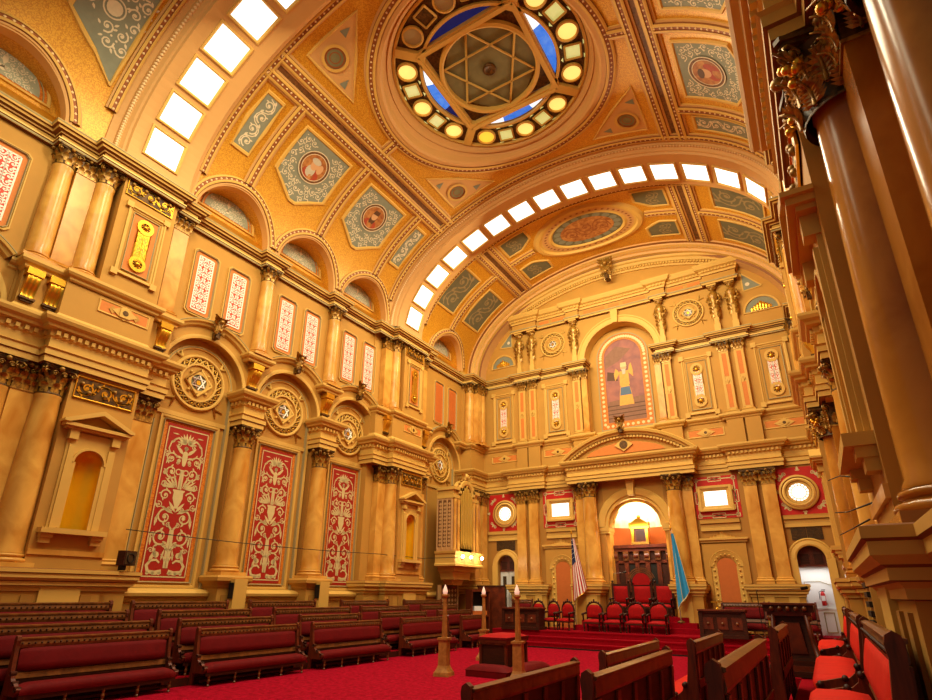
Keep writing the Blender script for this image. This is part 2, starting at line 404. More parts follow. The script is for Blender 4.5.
# ---------------------------------------------------------------- capitals and columns
HI = [False]
def acanthus(mb, P, O, L, w, mat, curl=.32, n=6):
    """a curling leaf rooted at P, leaning along the unit vector O"""
    S_ = (-O[1], O[0], 0)
    def fn(u, v):
        c = (u - .5) * 2
        wd = w * (sin(PI * min(1, .22 + .62 * v)) if v < .8 else sin(PI * .716) * (1 - (v - .8) * 3.2)) * (1 + .22 * cos(v * 5 * 2 * PI) * abs(c))
        out = curl * L * v ** 3 + .05 * L * (1 - c * c)
        z = L * (v - .24 * max(0, v - .55) ** 1.2 * 2.2)
        return (P[0] + O[0] * out + S_[0] * c * wd, P[1] + O[1] * out + S_[1] * c * wd, P[2] + z)
    if HI[0]:
        Ov = Vector(O); Sv = Vector(S_); zp = Vector((0, 0, 1)); Pv = Vector(P)
        mid = lambda v: Pv + Ov * (curl * L * v ** 3 + .1 * L) + zp * L * (v - .24 * max(0, v - .55) ** 1.2 * 2.2)
        for i in range(7):
            v = .06 + i * .13; ln = w * (1.15 if i < 4 else 1.2 - .25 * (i - 3))
            for q in (-1, 1):
                a = mid(v); b = mid(min(1, v + .16)); tip = a + Sv * q * ln + zp * L * .2 + Ov * (.02 * L + .12 * L * v - .05 * L); m_ = (a + tip) / 2 + Ov * .06 * L + zp * .02 * L; lo = (a + tip) / 2 + Sv * q * ln * .1 - zp * L * .06 - Ov * .01; hi = (b + tip) / 2 + zp * L * .04 - Ov * .01
                mb.add([tuple(p_) for p_ in (a, lo, tip, hi, b, m_)], [(0, 1, 5), (1, 2, 5), (2, 3, 5), (3, 4, 5), (4, 0, 5)], mat)
        mb.tube([mid(.02), mid(.35), mid(.65), mid(.85), mid(1) + Ov * .03], .028 * L + .008, mat, 5, .01)
        return
    if False:
        def f2(u, v):
            c = (u - .5) * 2; lobe = abs(sin(v * 4.5 * PI)) ** .6
            wd = w * (sin(PI * min(1, .22 + .62 * v)) if v < .85 else sin(PI * .747) * (1 - (v - .85) * 4.5)) * (.62 + .5 * lobe * abs(c) + .2 * (1 - abs(c)))
            out = curl * L * v ** 3 + .09 * L * (1 - c * c) + .035 * L * cos(c * 3 * PI) * (1 - v * .5)
            return (P[0] + O[0] * out + S_[0] * c * wd, P[1] + O[1] * out + S_[1] * c * wd, P[2] + L * (v - .24 * max(0, v - .55) ** 1.2 * 2.2) + .06 * L * lobe * abs(c))
        mb.grid(f2, 14, 20, mat); return
    mb.grid(fn, 4, n, mat)
def volute(mb, P, O, r, mat):
    """a scroll disc whose axis is horizontal and across O"""
    S_ = Vector((-O[1], O[0], 0)); Ov = Vector(O); up = Vector((0, 0, 1))
    pts = []
    for i in range(15):
        t = i / 14; q = r * (1 - .75 * t); a = PI * .9 - t * 2.6 * PI
        pts.append(Vector(P) + Ov * q * cos(a) + up * q * sin(a))
    for sgn in (-1, 1): mb.tube([p + S_ * sgn * r * .3 for p in pts], r * .2, mat, 5, r * .12)
    mb.tube([Vector(P) - S_ * r * .5, Vector(P) + S_ * r * .5], r * .3, mat, 6)
def capital_mesh(r, h, m1, m2):
    mb = MB()
    mb.lathe([(r * 1.08, 0), (r * 1.1, .03 * h), (r * 1.02, .06 * h), (r, .1 * h), (r * 1.02, .5 * h), (r * 1.2, .8 * h), (r * 1.35, .88 * h)], m2, n=24, smooth='b')
    for row, (z, L, off) in enumerate(((.05, .4, 0), (.22, .5, .5))):
        for i in range(8):
            a = 2 * PI * (i + off) / 8; O = (cos(a), sin(a), 0)
            acanthus(mb, (O[0] * r * 1.03, O[1] * r * 1.03, z * h), O, L * h, r * .36, m1)
    for i in range(4):
        a = PI / 4 + i * PI / 2; O = (cos(a), sin(a), 0)
        acanthus(mb, (O[0] * r * 1.05, O[1] * r * 1.05, .42 * h), O, .4 * h, r * .22, m1, .9)
        volute(mb, (O[0] * r * 1.62, O[1] * r * 1.62, .76 * h), O, .13 * h, m1)
        a = i * PI / 2; mb.ball(cos(a) * r * 1.42, sin(a) * r * 1.42, .88 * h, .09 * h, m1)
        for d in (-.3, .3):
            b = a + d; O = (cos(b), sin(b), 0)
            volute(mb, (O[0] * r * 1.25, O[1] * r * 1.25, .72 * h), (-sin(a) * (1 if d > 0 else -1), cos(a) * (1 if d > 0 else -1), 0), .09 * h, m1)
    q = r * 1.5
    pl = []
    for i in range(4):
        for t in (-.86, -.5, 0, .5, .86):
            d = q * (1 - .16 * (1 - t * t)); a = i * PI / 2
            x, y = d, t * q
            pl.append((x * cos(a) - y * sin(a), x * sin(a) + y * cos(a)))
    n = len(pl)
    for z0, z1, k in ((.88, .93, .94), (.93, 1, 1)):
        mb.add([(x * k, y * k, z * h) for z in (z0, z1) for x, y in pl], [tuple(range(n)), tuple(range(n, 2 * n))] + [(i, (i + 1) % n, n + (i + 1) % n, n + i) for i in range(n)], m2)
    return mb
def flatcap_mesh(a, d, h, m1, m2):
    """capital of a pilaster of half width a whose face stands d out from the wall (front is -y)"""
    mb = MB()
    mb.box(-a, a, -d, 0, 0, h * .88, m2); mb.box(-a * 1.06, a * 1.06, -d - .02, 0, 0, .06 * h, m1)
    for z, L, k in ((.05, .4, 3), (.24, .48, 4)):
        for i in range(k):
            x = -a + 2 * a * (i + .5) / k if k == 3 else -a + 2 * a * i / (k - 1)
            acanthus(mb, (x, -d, z * h), (0, -1, 0), L * h, a * .36, m1)
    for s in (-1, 1):
        O = (s * .7071, -.7071, 0)
        volute(mb, (s * a * 1.12, -d - a * .18, .76 * h), O, .14 * h, m1)
        acanthus(mb, (s * a, -d * .5, .1 * h), (s, 0, 0), .45 * h, min(a * .36, d * .5), m1)
        volute(mb, (s * a * .3, -d - .03, .7 * h), (-s, 0, 0), .1 * h, m1)
    mb.ball(0, -d - .06, .9 * h, .09 * h, m1)
    mb.box(-a * 1.3, a * 1.3, -d - a * .28, 0, .88 * h, .94 * h, m2); mb.box(-a * 1.4, a * 1.4, -d - a * .36, 0, .94 * h, h, m2)
    return mb
def shaft_mesh(r0, r1, z0, z1, m):
    mb = MB()
    pr = [(r0 + (r1 - r0) * (max(0, t - .25) / .75) ** 1.4, z0 + (z1 - z0) * t) for t in [i / 8 for i in range(9)]]
    pr = [(r0 * 1.08, z0), (r0 * 1.08, z0 + .03), (r0, z0 + .08)] + pr[1:-1] + [(r1, z1 - .1), (r1 * 1.06, z1 - .06), (r1 * 1.06, z1)]
    mb.lathe(pr, m, n=32, smooth='b'); return mb
def base_mesh(r, z0, z1, m):
    h = z1 - z0; mb = MB()
    mb.box(-r * 1.38, r * 1.38, -r * 1.38, r * 1.38, z0, z0 + h * .34, m)
    tor = lambda rr, zc, q: [(rr + q * cos(a), zc + q * sin(a)) for a in [(-PI / 2) + PI * i / 6 for i in range(7)]]
    mb.lathe(tor(r * 1.2, z0 + h * .5, h * .16) + [(r * 1.14, z0 + h * .68)] + tor(r * 1.1, z0 + h * .86, h * .12) + [(r, z1)], m, n=28, smooth='b')
    return mb
LO = dict(ped=2.58, b0=2.58, b1=2.88, c0=6.62, c1=7.35)
def pedestal_mesh(a, w0, w1, m, m2):
    """square pedestal, half width a, from the wall (w0) out to w1, 2.58 high"""
    mb = MB(W)
    path = [(-a, w0), (-a, w1), (a, w1), (a, w0)]
    plan_sweep(mb, path, [(0.1, 0), (.1, .28), (.07, .32), (.03, .36), (0, .42), (0, 2.2), (.03, 2.24), (.05, 2.3), (.1, 2.36), (.16, 2.42), (.17, 2.52), (.12, 2.58)], m)
    mb.box(-a - .12, a + .12, w0, w1 + .12, 2.56, 2.58, m)
    mb.box(-a + .14, a - .14, w1, w1 + .03, .62, 2.02, m2)
    return mb
def colproto(r0, r1, ped, m, big=1):
    p = Proto()
    if ped: p.part('pedestal', pedestal_mesh(*ped, wallc, wall2))
    p.part('base', base_mesh(r0, LO['b0'], LO['b1'], m)); p.part('shaft', shaft_mesh(r0, r1, LO['b1'], LO['c0'], m))
    c = capital_mesh(r1, LO['c1'] - LO['c0'], gilt, giltd)
    if big > 1:
        for i in range(4):
            a = PI / 4 + i * PI / 2
            for k, (q, zz) in enumerate(((1.75, .6), (1.62, .52), (1.7, .47), (1.5, .42), (1.8, .52), (1.55, .6))): c.ball(cos(a + .1 * (k % 3 - 1)) * r1 * q, sin(a + .1 * (k % 3 - 1)) * r1 * q, zz * .73, .042, gold, 8, 5)
        c.v = [(x * big, y * big, (z - .73) * 1.12 + .73) for x, y, z in c.v]
    c.v = [(x, y, z + LO['c0'] - (.06 if big > 1 else 0)) for x, y, z in c.v]; p.part('capital', c)
    return p
def ucolproto(r, m):
    p = Proto()
    p.part('base', base_mesh(r, 9.96, 10.2, m)); p.part('shaft', shaft_mesh(r, r * .88, 10.2, 12.98, m))
    c = capital_mesh(r * .88, .55, gilt, giltd); c.v = [(x, y, z + 12.98) for x, y, z in c.v]; p.part('capital', c)
    return p
def pilproto(a, d, z0, zb, zc, z1, m, ped=None, inlay=None):
    p = Proto()
    if ped: p.part('pedestal', pedestal_mesh(*ped, wallc, wall2))
    b = MB(W); plan_sweep(b, [(-a, 0), (-a, d), (a, d), (a, 0)], [(.08, z0), (.08, z0 + (zb - z0) * .4), (.1, z0 + (zb - z0) * .55), (.04, z0 + (zb - z0) * .75), (.05, z0 + (zb - z0) * .9), (0, zb)], m)
    p.part('base', b)
    s = MB(W); s.box(-a, a, 0, d, zb, zc, m)
    if inlay:
        s.box(-a * .5, a * .5, d, d + .006, zb + .12, (zb + zc) / 2 - .2, inlay); s.box(-a * .5, a * .5, d, d + .006, (zb + zc) / 2 + .2, zc - .1, inlay)
        for t in (-1, 1):
            s.box(t * a * .7 - .05, t * a * .7 + .05, d, d + .02, zb + .05, zc - .04, trimc)
    q = p.part('shaft', s)
    if inlay:
        k = MB(W); zm = (zb + zc) / 2
        k.prism([(0, zm - .17), (a * .5, zm), (0, zm + .17), (-a * .5, zm)], d, d + .04, trimc); k.prism([(0, zm - .08), (a * .22, zm), (0, zm + .08), (-a * .22, zm)], d + .04, d + .055, gilt)
        p.sub(q, 'lozenge', k)
    c = flatcap_mesh(a, d, z1 - zc, gilt, giltd); c.v = [(x, y, z + zc) for x, y, z in c.v]; p.part('capital', c)
    return p
P_lowcol = colproto(.33, .275, (.46, -.35, .42), marble)
P_pavcol = colproto(.33, .275, None, marble)
HI[0] = True; P_rcol = colproto(.33, .285, None, marble2, 1.24); HI[0] = False
P_upcol = ucolproto(.27, marble)
P_pavpil = pilproto(.27, .3, 2.58, 2.88, 6.62, 7.35, marble)
HI[0] = True; P_rpil = pilproto(.27, .3, 2.58, 2.88, 6.62, 7.35, marble2); HI[0] = False
P_uppil = pilproto(.25, .28, 9.96, 10.2, 12.98, 13.53, marble)
P_farpil = pilproto(.255, .22, 2.55, 2.85, 6.62, 7.3, marble)
P_farup = pilproto(.21, .2, 9.95, 10.1, 13.0, 13.56, trimc, inlay=orange)
P_farcol = colproto(.37, .31, None, marble)
# ---------------------------------------------------------------- mouldings
UP = [(0, 13.5), (.05, 13.51), (.05, 13.57), (.08, 13.59), (.08, 13.63), (0, 13.65), (0, 13.77), (.06, 13.78), (.07, 13.82), (.17, 13.83), (.19, 13.89), (.25, 13.9), (.27, 13.98), (.25, 14.02), (0, 14.04)]
LOWE = [(0, 7.35), (.04, 7.35), (.04, 7.5), (.08, 7.52), (.08, 7.66), (.12, 7.7), (.02, 7.74), (.02, 7.98), (.06, 8.02), (.08, 8.16), (.2, 8.2), (.22, 8.26), (.3, 8.32), (.34, 8.4), (.34, 8.47), (0, 8.49)]
SILL = [(0, 9.66), (.04, 9.7), (.05, 9.76), (.12, 9.8), (.16, 9.86), (.16, 9.94), (0, 9.96)]
PEDP = [(.1, 0), (.1, .28), (.07, .32), (.03, .36), (0, .42), (0, 2.08), (.04, 2.09), (.04, 2.16), (.07, 2.2), (.12, 2.21), (.12, 2.29), (.15, 2.31), (.2, 2.37), (.2, 2.46), (.23, 2.48), (.23, 2.56), (.14, 2.58), (-.3, 2.58)]
# ---------------------------------------------------------------- wall things, built facing -y about (0, 0) of their own bay
def frame_ring(mb, pl_o, pl_i, y, mat, z=0):
    n = len(pl_o)
    mb.add([(a, y, c) for a, c in pl_o] + [(a, y, c) for a, c in pl_i], [(i, (i + 1) % n, n + (i + 1) % n, n + i) for i in range(n)], mat)
def frame_bar(mb, x0, x1, z0, z1, w, d, mat, y=0, ch=0):
    """raised picture-frame moulding, d proud; ch cuts the corners"""
    def poly(k):
        a0, a1, b0, b1 = x0 + k, x1 - k, z0 + k, z1 - k; c = ch
        if c: return [(a0 + c, b0), (a1 - c, b0), (a1, b0 + c), (a1, b1 - c), (a1 - c, b1), (a0 + c, b1), (a0, b1 - c), (a0, b0 + c)]
        return [(a0, b0), (a1, b0), (a1, b1), (a0, b1)]
    lv = [(0, 0), (0, d), (w * .4, d), (w * .6, d * .45), (w, d * .3), (w, 0)]
    for (k0, d0), (k1, d1) in zip(lv, lv[1:]):
        A = poly(k0); B = poly(k1); n = len(A)
        mb.add([(a, y + mb.od * d0, c) for a, c in A] + [(a, y + mb.od * d1, c) for a, c in B], [(i, (i + 1) % n, n + (i + 1) % n, n + i) for i in range(n)], mat)
# tall red grotesque panel; z is measured from its own foot (world 2.2)
P_red = Proto()
fr = MB(); frame_bar(fr, -1.0, 1.0, 0, 5.0, .16, .08, trimc); frame_bar(fr, -.86, .86, .14, 4.88, .03, .1, line); P_red.part('frame', fr)
bd = MB(); bd.box(-.86, .86, -.02, 0, .14, 4.88, orangeb); P_red.part('border', bd)
fi = MB(); fi.box(-.7, .7, -.035, -.02, .2, 4.78, redp); candelabra().emit(fi, orn, lambda u, v: (u, -.042, v * .995 + .24)); P_red.part('painted_field', fi)
# star rosette
def rosette_proto(R=.9):
    p = Proto(); b = MB()
    b.disc(0, 0, R * 1.04, -.01, wallc, 40)
    b.arc([(-.05, 0), (-.05, .07), (-.02, .1), (.03, .1), (.06, .05), (.06, 0)], 0, 0, R * .98, 0, 2 * PI, 48, trimc)
    b.arc([(-.03, 0), (-.03, .07), (.03, .07), (.03, 0)], 0, 0, R * .68, 0, 2 * PI, 40, trimc)
    p.part('outer_ring', b)
    k = MB(); k.disc(0, 0, R * .95, -.015, giltd, 36, R * .66)
    for i in range(20):
        a = 2 * PI * i / 20
        for d in (-1, 1):
            q0 = (R * .7 * cos(a - d * .15), R * .7 * sin(a - d * .15)); q1 = (R * .94 * cos(a + d * .15), R * .94 * sin(a + d * .15))
            k.tube([(q0[0], -.04, q0[1]), (q1[0], -.04, q1[1])], .026, trimc, 5)
        k.ball(R * .82 * cos(a + .157), -.05, R * .82 * sin(a + .157), .035, gold, 6, 4)
    p.part('lattice_band', k)
    c = MB()
    q = R * .6
    for t in (0, PI / 4):
        for i in range(4):
            a = t + i * PI / 2; b2 = a + PI / 2
            if t == 0: c.tube([(q * .86 * cos(a), -.05, q * .86 * sin(a)), (q * .86 * cos(b2), -.05, q * .86 * sin(b2))], .04, trimc, 5)
            else: c.ball(q * .8 * cos(a), -.05, q * .8 * sin(a), .05, trimc, 6, 4)
    c.arc([(-.05, 0), (-.05, .07), (.05, .07), (.05, 0)], 0, 0, R * .36, 0, 2 * PI, 28, trimc)
    p.part('square_tracery', c)
    s = MB(); s.disc(0, 0, R * .32, -.03, greyd, 24)
    for t in (0, PI):
        P3 = [(R * .28 * cos(t + PI / 2 + 2 * PI * i / 3), R * .28 * sin(t + PI / 2 + 2 * PI * i / 3)) for i in range(3)]
        for i in range(3):
            a, b2 = P3[i], P3[(i + 1) % 3]; s.tube([(a[0], -.05, a[1]), (b2[0], -.05, b2[1])], .022, whiteg, 5)
    s.disc(0, 0, R * .09, -.05, gold, 10); p.part('star', s)
    for a in (.25, .75, 1.25, 1.75):
        t = a * PI; cr = MB()
        for d in (-.13, .13): cr.tube([(R * 1.1 * cos(t), -.03, R * 1.1 * sin(t)), (R * 1.42 * cos(t + d), -.03, R * 1.42 * sin(t + d))], .05, trimc, 5, .02)
        p.part('corner_leaf', cr)
    return p
P_ros = rosette_proto()
# white and red pierced panel (tall)
def grille_proto(w, h, n, ground=redg, fw=.2):
    p = Proto(); f = MB(); frame_bar(f, -w / 2 - fw, w / 2 + fw, -fw, h + fw, .07, .06, trimc, ch=.1); frame_bar(f, -w / 2 - fw + .06, w / 2 + fw - .06, -fw + .06, h + fw - .06, .025, .07, line, ch=.08); p.part('frame', f)
    m = MB(); m.box(-w / 2 - fw + .07, w / 2 + fw - .07, -.012, 0, -fw + .07, h + fw - .07, orange); p.part('border', m)
    g = MB(); g.box(-w / 2, w / 2, -.025, -.012, 0, h, ground)
    if n: tracery(w, h, n).emit(g, whiteg, lambda u, v: (u, -.032, v))
    p.part('pierced_panel' if n else 'plain_panel', g); return p
P_gr = grille_proto(.56, 2.0, 10); P_gro = grille_proto(.56, 2.0, 0, panelo)
# gilded cartouche panel between the upper pilasters (about its centre)
def cartouche_proto(field, w=.36, H=.95):
    p = Proto(); f = MB(); frame_bar(f, -.55, .55, -1.12, 1.12, .1, .08, trimc, ch=.0)
    for sx in (-1, 1):
        for sz in (-1, 1): f.box(sx * .55 - .09, sx * .55 + .09, -.1, 0, sz * 1.12 - .09, sz * 1.12 + .09, trimc)
    frame_bar(f, -.38, .38, -.95, .95, .03, .05, line); p.part('frame', f)
    g = MB(); g.box(-.36, .36, -.012, 0, -.93, .93, orange if field is not redg else wallc); p.part('ground', g)
    c = MB(); c.box(-w / 2, w / 2, -.05, -.012, -.52, .52, field)
    o = tracery(w, 1.04, 6); o.emit(c, gold if field is not redg else whiteg, lambda u, v: (u, -.056, v - .52)); p.part('cartouche_field', c)
    e = MB()
    for s in (-1, 1):
        e.arc([(-.05, 0), (-.05, .07), (.05, .07), (.05, 0)], 0, s * .62, .19, 0, 2 * PI, 20, gold if field is not redg else trimc)
        e.disc(0, s * .62, .15, -.03, giltd, 16); e.ball(0, -.05, s * .62, .08, gold, 8, 5)
        for i in range(8): e.ball(.11 * cos(i * PI / 4), -.04, s * .62 + .11 * sin(i * PI / 4), .03, gold, 5, 4)
        for q in (-1, 1): e.tube([(q * w / 2, -.04, -.52 * s), (q * w / 2, -.04, .0)], .025, gold if field is not redg else trimc, 5)
    p.part('roundel', e); return p
P_car = cartouche_proto(mosaic); P_carw = cartouche_proto(redg)
# niche with pediment (z from its sill, world 3.2)
P_niche = Proto()
n_ = MB(W)
n_.grid(lambda u, v: (.34 * cos(PI * u), -.3 * sin(PI * u) - .0, .28 + 1.6 * v), 14, 1, goldleaf)
n_.grid(lambda u, v: (.34 * cos(PI * u) * cos(PI / 2 * v), -.3 * sin(PI * u) * cos(PI / 2 * v), 1.88 + .34 * sin(PI / 2 * v)), 14, 6, goldleaf)
n_.add([(.34, 0, .28), (-.34, 0, .28)] + [(-.34 * cos(PI * i / 8), -.3 * sin(PI * i / 8), .28) for i in range(1, 8)], [tuple(range(9))], goldleaf)
P_niche.part('gilded_hollow', n_)
n_ = MB(W)
n_.prism([(-.58, .28), (-.34, .28), (-.34, 1.88)] + arcpts(0, 1.88, .34, PI, 0, 12)[1:] + [(.34, .28), (.58, .28), (.58, 2.62), (-.58, 2.62)], 0, .05, trimc)
n_.arc([(0, 0.05), (0, .1), (.05, .1), (.06, .05)], 0, 1.88, .345, 0, PI, 16, trimc)
for s in (-1, 1): n_.box(s * .46 - .07, s * .46 + .07, .05, .1, .28, 2.3, trimc); n_.box(s * .5 - .1, s * .5 + .1, .0, .16, 2.42, 2.72, trimc); n_.box(s * .36 - .06, s * .36 + .06, .05, .08, .3, 1.88, trimc)
P_niche.part('surround', n_)
n_ = MB(W)
n_.box(-.78, .78, 0, .26, 2.72, 2.8, trimc); n_.box(-.72, .72, 0, .18, 2.66, 2.72, trimc)
n_.prism([(-.84, 2.8), (-.72, 2.8), (0, 3.12), (.72, 2.8), (.84, 2.8), (.84, 2.86), (0, 3.24), (-.84, 2.86)], 0, .3, trimc); n_.prism([(-.7, 2.8), (.7, 2.8), (0, 3.1)], 0, .04, wall2)
P_niche.part('pediment', n_)
n_ = MB(W); n_.box(-.72, .72, 0, .24, .16, .28, trimc)
for s in (-1, 1): n_.box(s * .55 - .13, s * .55 + .13, 0, .16, .06, .16, trimc); n_.box(s * .55 - .11, s * .55 + .11, 0, .11, -.06, .06, trimc)
P_niche.part('sill', n_)
# gilded console under the upper columns, hanging from z 9.7
P_con = Proto(); k = MB(W)
k.box(-.22, .22, 0, .34, -.2, 0, gold)
k.grid(lambda u, v: (-.17 + .34 * u, .3 - .2 * v + .05 * sin(PI * v * 2) - .03 * abs(sin(3 * PI * u)), -.2 - .62 * v), 12, 10, gold)
for s in (-1, 1): k.grid(lambda u, v: (s * .17, (.3 - .2 * v + .05 * sin(PI * v * 2)) * u, -.2 - .62 * v), 1, 10, gold)
P_con.part('fluted_body', k); k = MB(W); k.box(-.2, .2, 0, .16, -.88, -.82, giltd); k.box(-.14, .14, 0, .1, -.94, -.88, giltd); P_con.part('foot_block', k)
# winged keystone ornament
P_key = Proto(); k = MB(W)
k.grid(lambda u, v: (-.16 + .32 * u, .3 + .1 * sin(PI * v) - .1 * v, .5 - 1.0 * v), 2, 8, gilt)
for i in range(5): acanthus(k, (-.2 + .1 * i, .3, .05), (0, 1, 0), .5, .09, gilt, .5)
for s in (-1, 1):
    for i in range(3): acanthus(k, (s * .12, .3, -.1 + .16 * i), (s * .8, .6, 0), .42, .1, gilt, .7)
    volute(k, (s * .16, .42, -.3), (s, 0, 0), .1, gilt)
P_key.part('leaf_scroll', k); k = MB(W); k.T = lambda a, b, c: (a, b, c); k.ball(0, -.48, .28, .11, gilt, 8, 6); P_key.part('mask', k); k = MB(); k.ball(0, -.46, -.15, .09, gilt, 8, 6); P_key.part('boss', k); k = MB(); k.box(-.1, .1, -.36, 0, -.5, -.2, giltd); P_key.part('corbel', k)
# ---------------------------------------------------------------- the two long walls
XL, XR, YF = 8.8, 8.4, 26.8
SPR = 14.2                                  # springing of the vault
LUNY = [2.65, 9.53, 13.0, 16.48, 23.3]
ORD = {0: 'nearest', 1: 'middle', 2: 'farthest'}
def side(s):
    X0 = XL if s < 0 else XR; nm = 'left' if s < 0 else 'right'
    T = lambda y, w, z: (s * (X0 - w), y, z)
    TP = lambda y, w, z: (s * (X0 - w), y, z)
    rz = PI / 2 if s < 0 else -PI / 2
    L = lambda y, w, z=0: (s * (X0 - w), y, z)
    arches = [2.65, 9.6, 13.1, 16.6, 23.6]; spans = [(-2.2, 4.3), (7.9, 11.35), (11.35, 14.85), (14.85, 18.3), (21.5, 25.35)]
    y0 = -2.2 if s < 0 else 3.2
    if s > 0: arches[0] = None
    names = ['arch before the first pavilion', 'nearest red panel arch', 'middle red panel arch', 'farthest red panel arch', 'arch above the organ' if s < 0 else 'arch beside the far corner']
    pavs = [(6.53, 'near'), (19.9, 'far')]; cols = [11.35, 14.85]
    MBT = lambda: MB(T)
    # wall surfaces
    w = MBT()
    w.box(y0, YF, -.5, -.3, 0, 17, wallc)
    for yc, (a, b) in zip(arches, spans):
        if yc is None: continue
        a = max(a, y0)
        w.prism([(a, 8.5), (yc - 1.45, 8.5)] + arcpts(yc, 8.5, 1.45, PI, 0, 28)[1:-1] + [(yc + 1.45, 8.5), (b, 8.5), (b, SPR), (a, SPR)], -.3, 0, wallc)
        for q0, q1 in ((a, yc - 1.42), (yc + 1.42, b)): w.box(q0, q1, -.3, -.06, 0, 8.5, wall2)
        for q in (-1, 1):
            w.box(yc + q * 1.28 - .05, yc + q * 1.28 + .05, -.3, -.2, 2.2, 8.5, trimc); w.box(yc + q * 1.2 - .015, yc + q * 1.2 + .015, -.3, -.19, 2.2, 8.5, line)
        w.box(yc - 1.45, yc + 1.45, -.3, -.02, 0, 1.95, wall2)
        plan_sweep(w, [(yc - 1.42, -.02), (yc + 1.42, -.02)], [(0, 1.8), (.04, 1.84), (.06, 1.92), (.14, 1.98), (.16, 2.06), (.1, 2.12), (-.02, 2.16), (-.28, 2.2)], trimc)
        w.box(yc - 1.2, yc + 1.2, -.3, -.24, 7.22, 7.36, trimc)
    for c, _ in pavs:
        w.box(c - 2.35, c + 1.65, -.3, .05, 0, SPR, wallc)
        # niche block with its round-headed hollow
        zc = 5.08
        w.prism([(c - .8, 0), (c + .85, 0), (c + .85, 3.48), (c - .8, 3.48)], 0, .7, wallc)
        w.box(c - .8, c - .34, 0, .7, 3.48, 7.5, wallc); w.box(c + .34, c + .85, 0, .7, 3.48, 7.5, wallc)
        w.prism([(c - .34, zc)] + arcpts(c, zc, .34, PI, 0, 14)[1:] + [(c + .34, 7.5), (c - .34, 7.5)], .35, .7, wallc)
        w.box(c - 1.45, c + .85, 0, .62, 8.4, 9.7, wallc); w.box(c - 2.3, c + 1.6, 0, .34, 8.4, 9.7, wallc)
        w.box(c - .75, c + .85, 0, .6, 9.7, SPR, wallc)
        w.box(c - .8, c + .85, .7, .74, 2.88, 3.0, marble)
    PW = .62 if s < 0 else .4; w.box(25.3, YF, -.3, PW, 0, SPR, wallc)
    struct('wall_' + nm, w, 'ochre side wall of recessed arches between column pavilions, %s of the hall' % nm, 'wall')
    # mouldings
    t = MBT(); p = [(y0, .08)]
    stops = [(x, 'c') for x in cols] + [(c, 'p') for c, _ in pavs]
    for x, k in sorted(stops):
        if k == 'c': p += [(x - .34, .08), (x - .34, .36), (x + .34, .36), (x + .34, .08)]
        else: p += [(x - 2.42, .08), (x - 2.42, .42), (x - 1.45, .42), (x - 1.45, .72), (x + .92, .72), (x + .92, .42), (x + 1.62, .42), (x + 1.62, .08)]
    p += [(25.25, .08), (25.25, PW + .08), (YF, PW + .08)]
    plan_sweep(t, p, UP, polym(UP))
    plan_sweep(t, p, [(.265, 13.95), (.28, 13.98), (.26, 14.01)], line); plan_sweep(t, p, [(.055, 13.52), (.06, 13.54), (.055, 13.57)], line)
    t.add([(y0, 0, 14.03), (YF, 0, 14.03), (YF, .3, 14.02), (y0, .3, 14.02)], [(0, 1, 2, 3)], trimc)
    e_ = [y0] + [v for c_ in LUNY if c_ - 1.5 > y0 for v in (c_ - 1.5, c_ + 1.5)] + [YF]
    for a_, b_ in zip(e_[::2], e_[1::2]): t.box(a_, b_, 0, max(.06, X0 - 8.53), 14.02, SPR + .02, trimc)
    struct('trim_1' if s < 0 else 'trim_4', t, 'upper cornice under the vault of the %s side wall' % nm, 'cornice')
    t = MBT()
    for c, _ in pavs:
        pl = [(c - 2.45, -.3), (c - 2.45, .48), (c - 1.5, .48), (c - 1.5, .78), (c + .92, .78), (c + .92, .48), (c + 1.62, .48), (c + 1.62, -.3)]
        plan_sweep(t, pl, LOWE, polym(LOWE)); dentils(t, pl, .06, 8.04, 8.15, trimc)
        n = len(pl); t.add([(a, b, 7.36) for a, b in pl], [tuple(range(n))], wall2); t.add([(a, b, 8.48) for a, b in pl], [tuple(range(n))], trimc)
        if s > 0:   # coffered underside over the near pair of columns
            for q in (-2.15, -1.15, -.2, 1.2): t.box(c + q - .2, c + q + .2, .1, .36, 7.3, 7.36, trimc)
        plan_sweep(t, [(c - 2.3, 0), (c - 2.3, .4), (c - 1.4, .4), (c - 1.4, .66), (c + .88, .66), (c + .88, .4), (c + 1.62, .4), (c + 1.62, 0)], SILL, polym(SILL))
        plan_sweep(t, [(c - 2.3, 0), (c - 2.3, .34), (c - 1.45, .34), (c - 1.45, .62), (c + .85, .62), (c + .85, .34), (c + 1.6, .34), (c + 1.6, 0)], [(.08, 8.49), (.08, 8.62), (.02, 8.7), (0, 8.74)], trimc)
    for x in cols:
        pl = [(x - .4, -.2), (x - .4, .4), (x + .4, .4), (x + .4, -.2)]
        plan_sweep(t, pl, LOWE, polym(LOWE)); dentils(t, pl, .06, 8.04, 8.15, trimc)
        t.add([(a, b, 7.36) for a, b in pl], [(0, 1, 2, 3)], wall2); t.add([(a, b, 8.48) for a, b in pl], [(0, 1, 2, 3)], trimc)
    for x in cols + [25.0]:
        plan_sweep(t, [(x - .42, 0), (x - .42, .3), (x + .42, .3), (x + .42, 0)], SILL, polym(SILL))
    pl = [(25.2, -.3), (25.2, PW + .1), (YF, PW + .1)]
    plan_sweep(t, pl, LOWE, polym(LOWE)); dentils(t, pl, .06, 8.04, 8.15, trimc); plan_sweep(t, [(25.25, 0), (25.25, PW + .02), (YF, PW + .02)], SILL, polym(SILL))
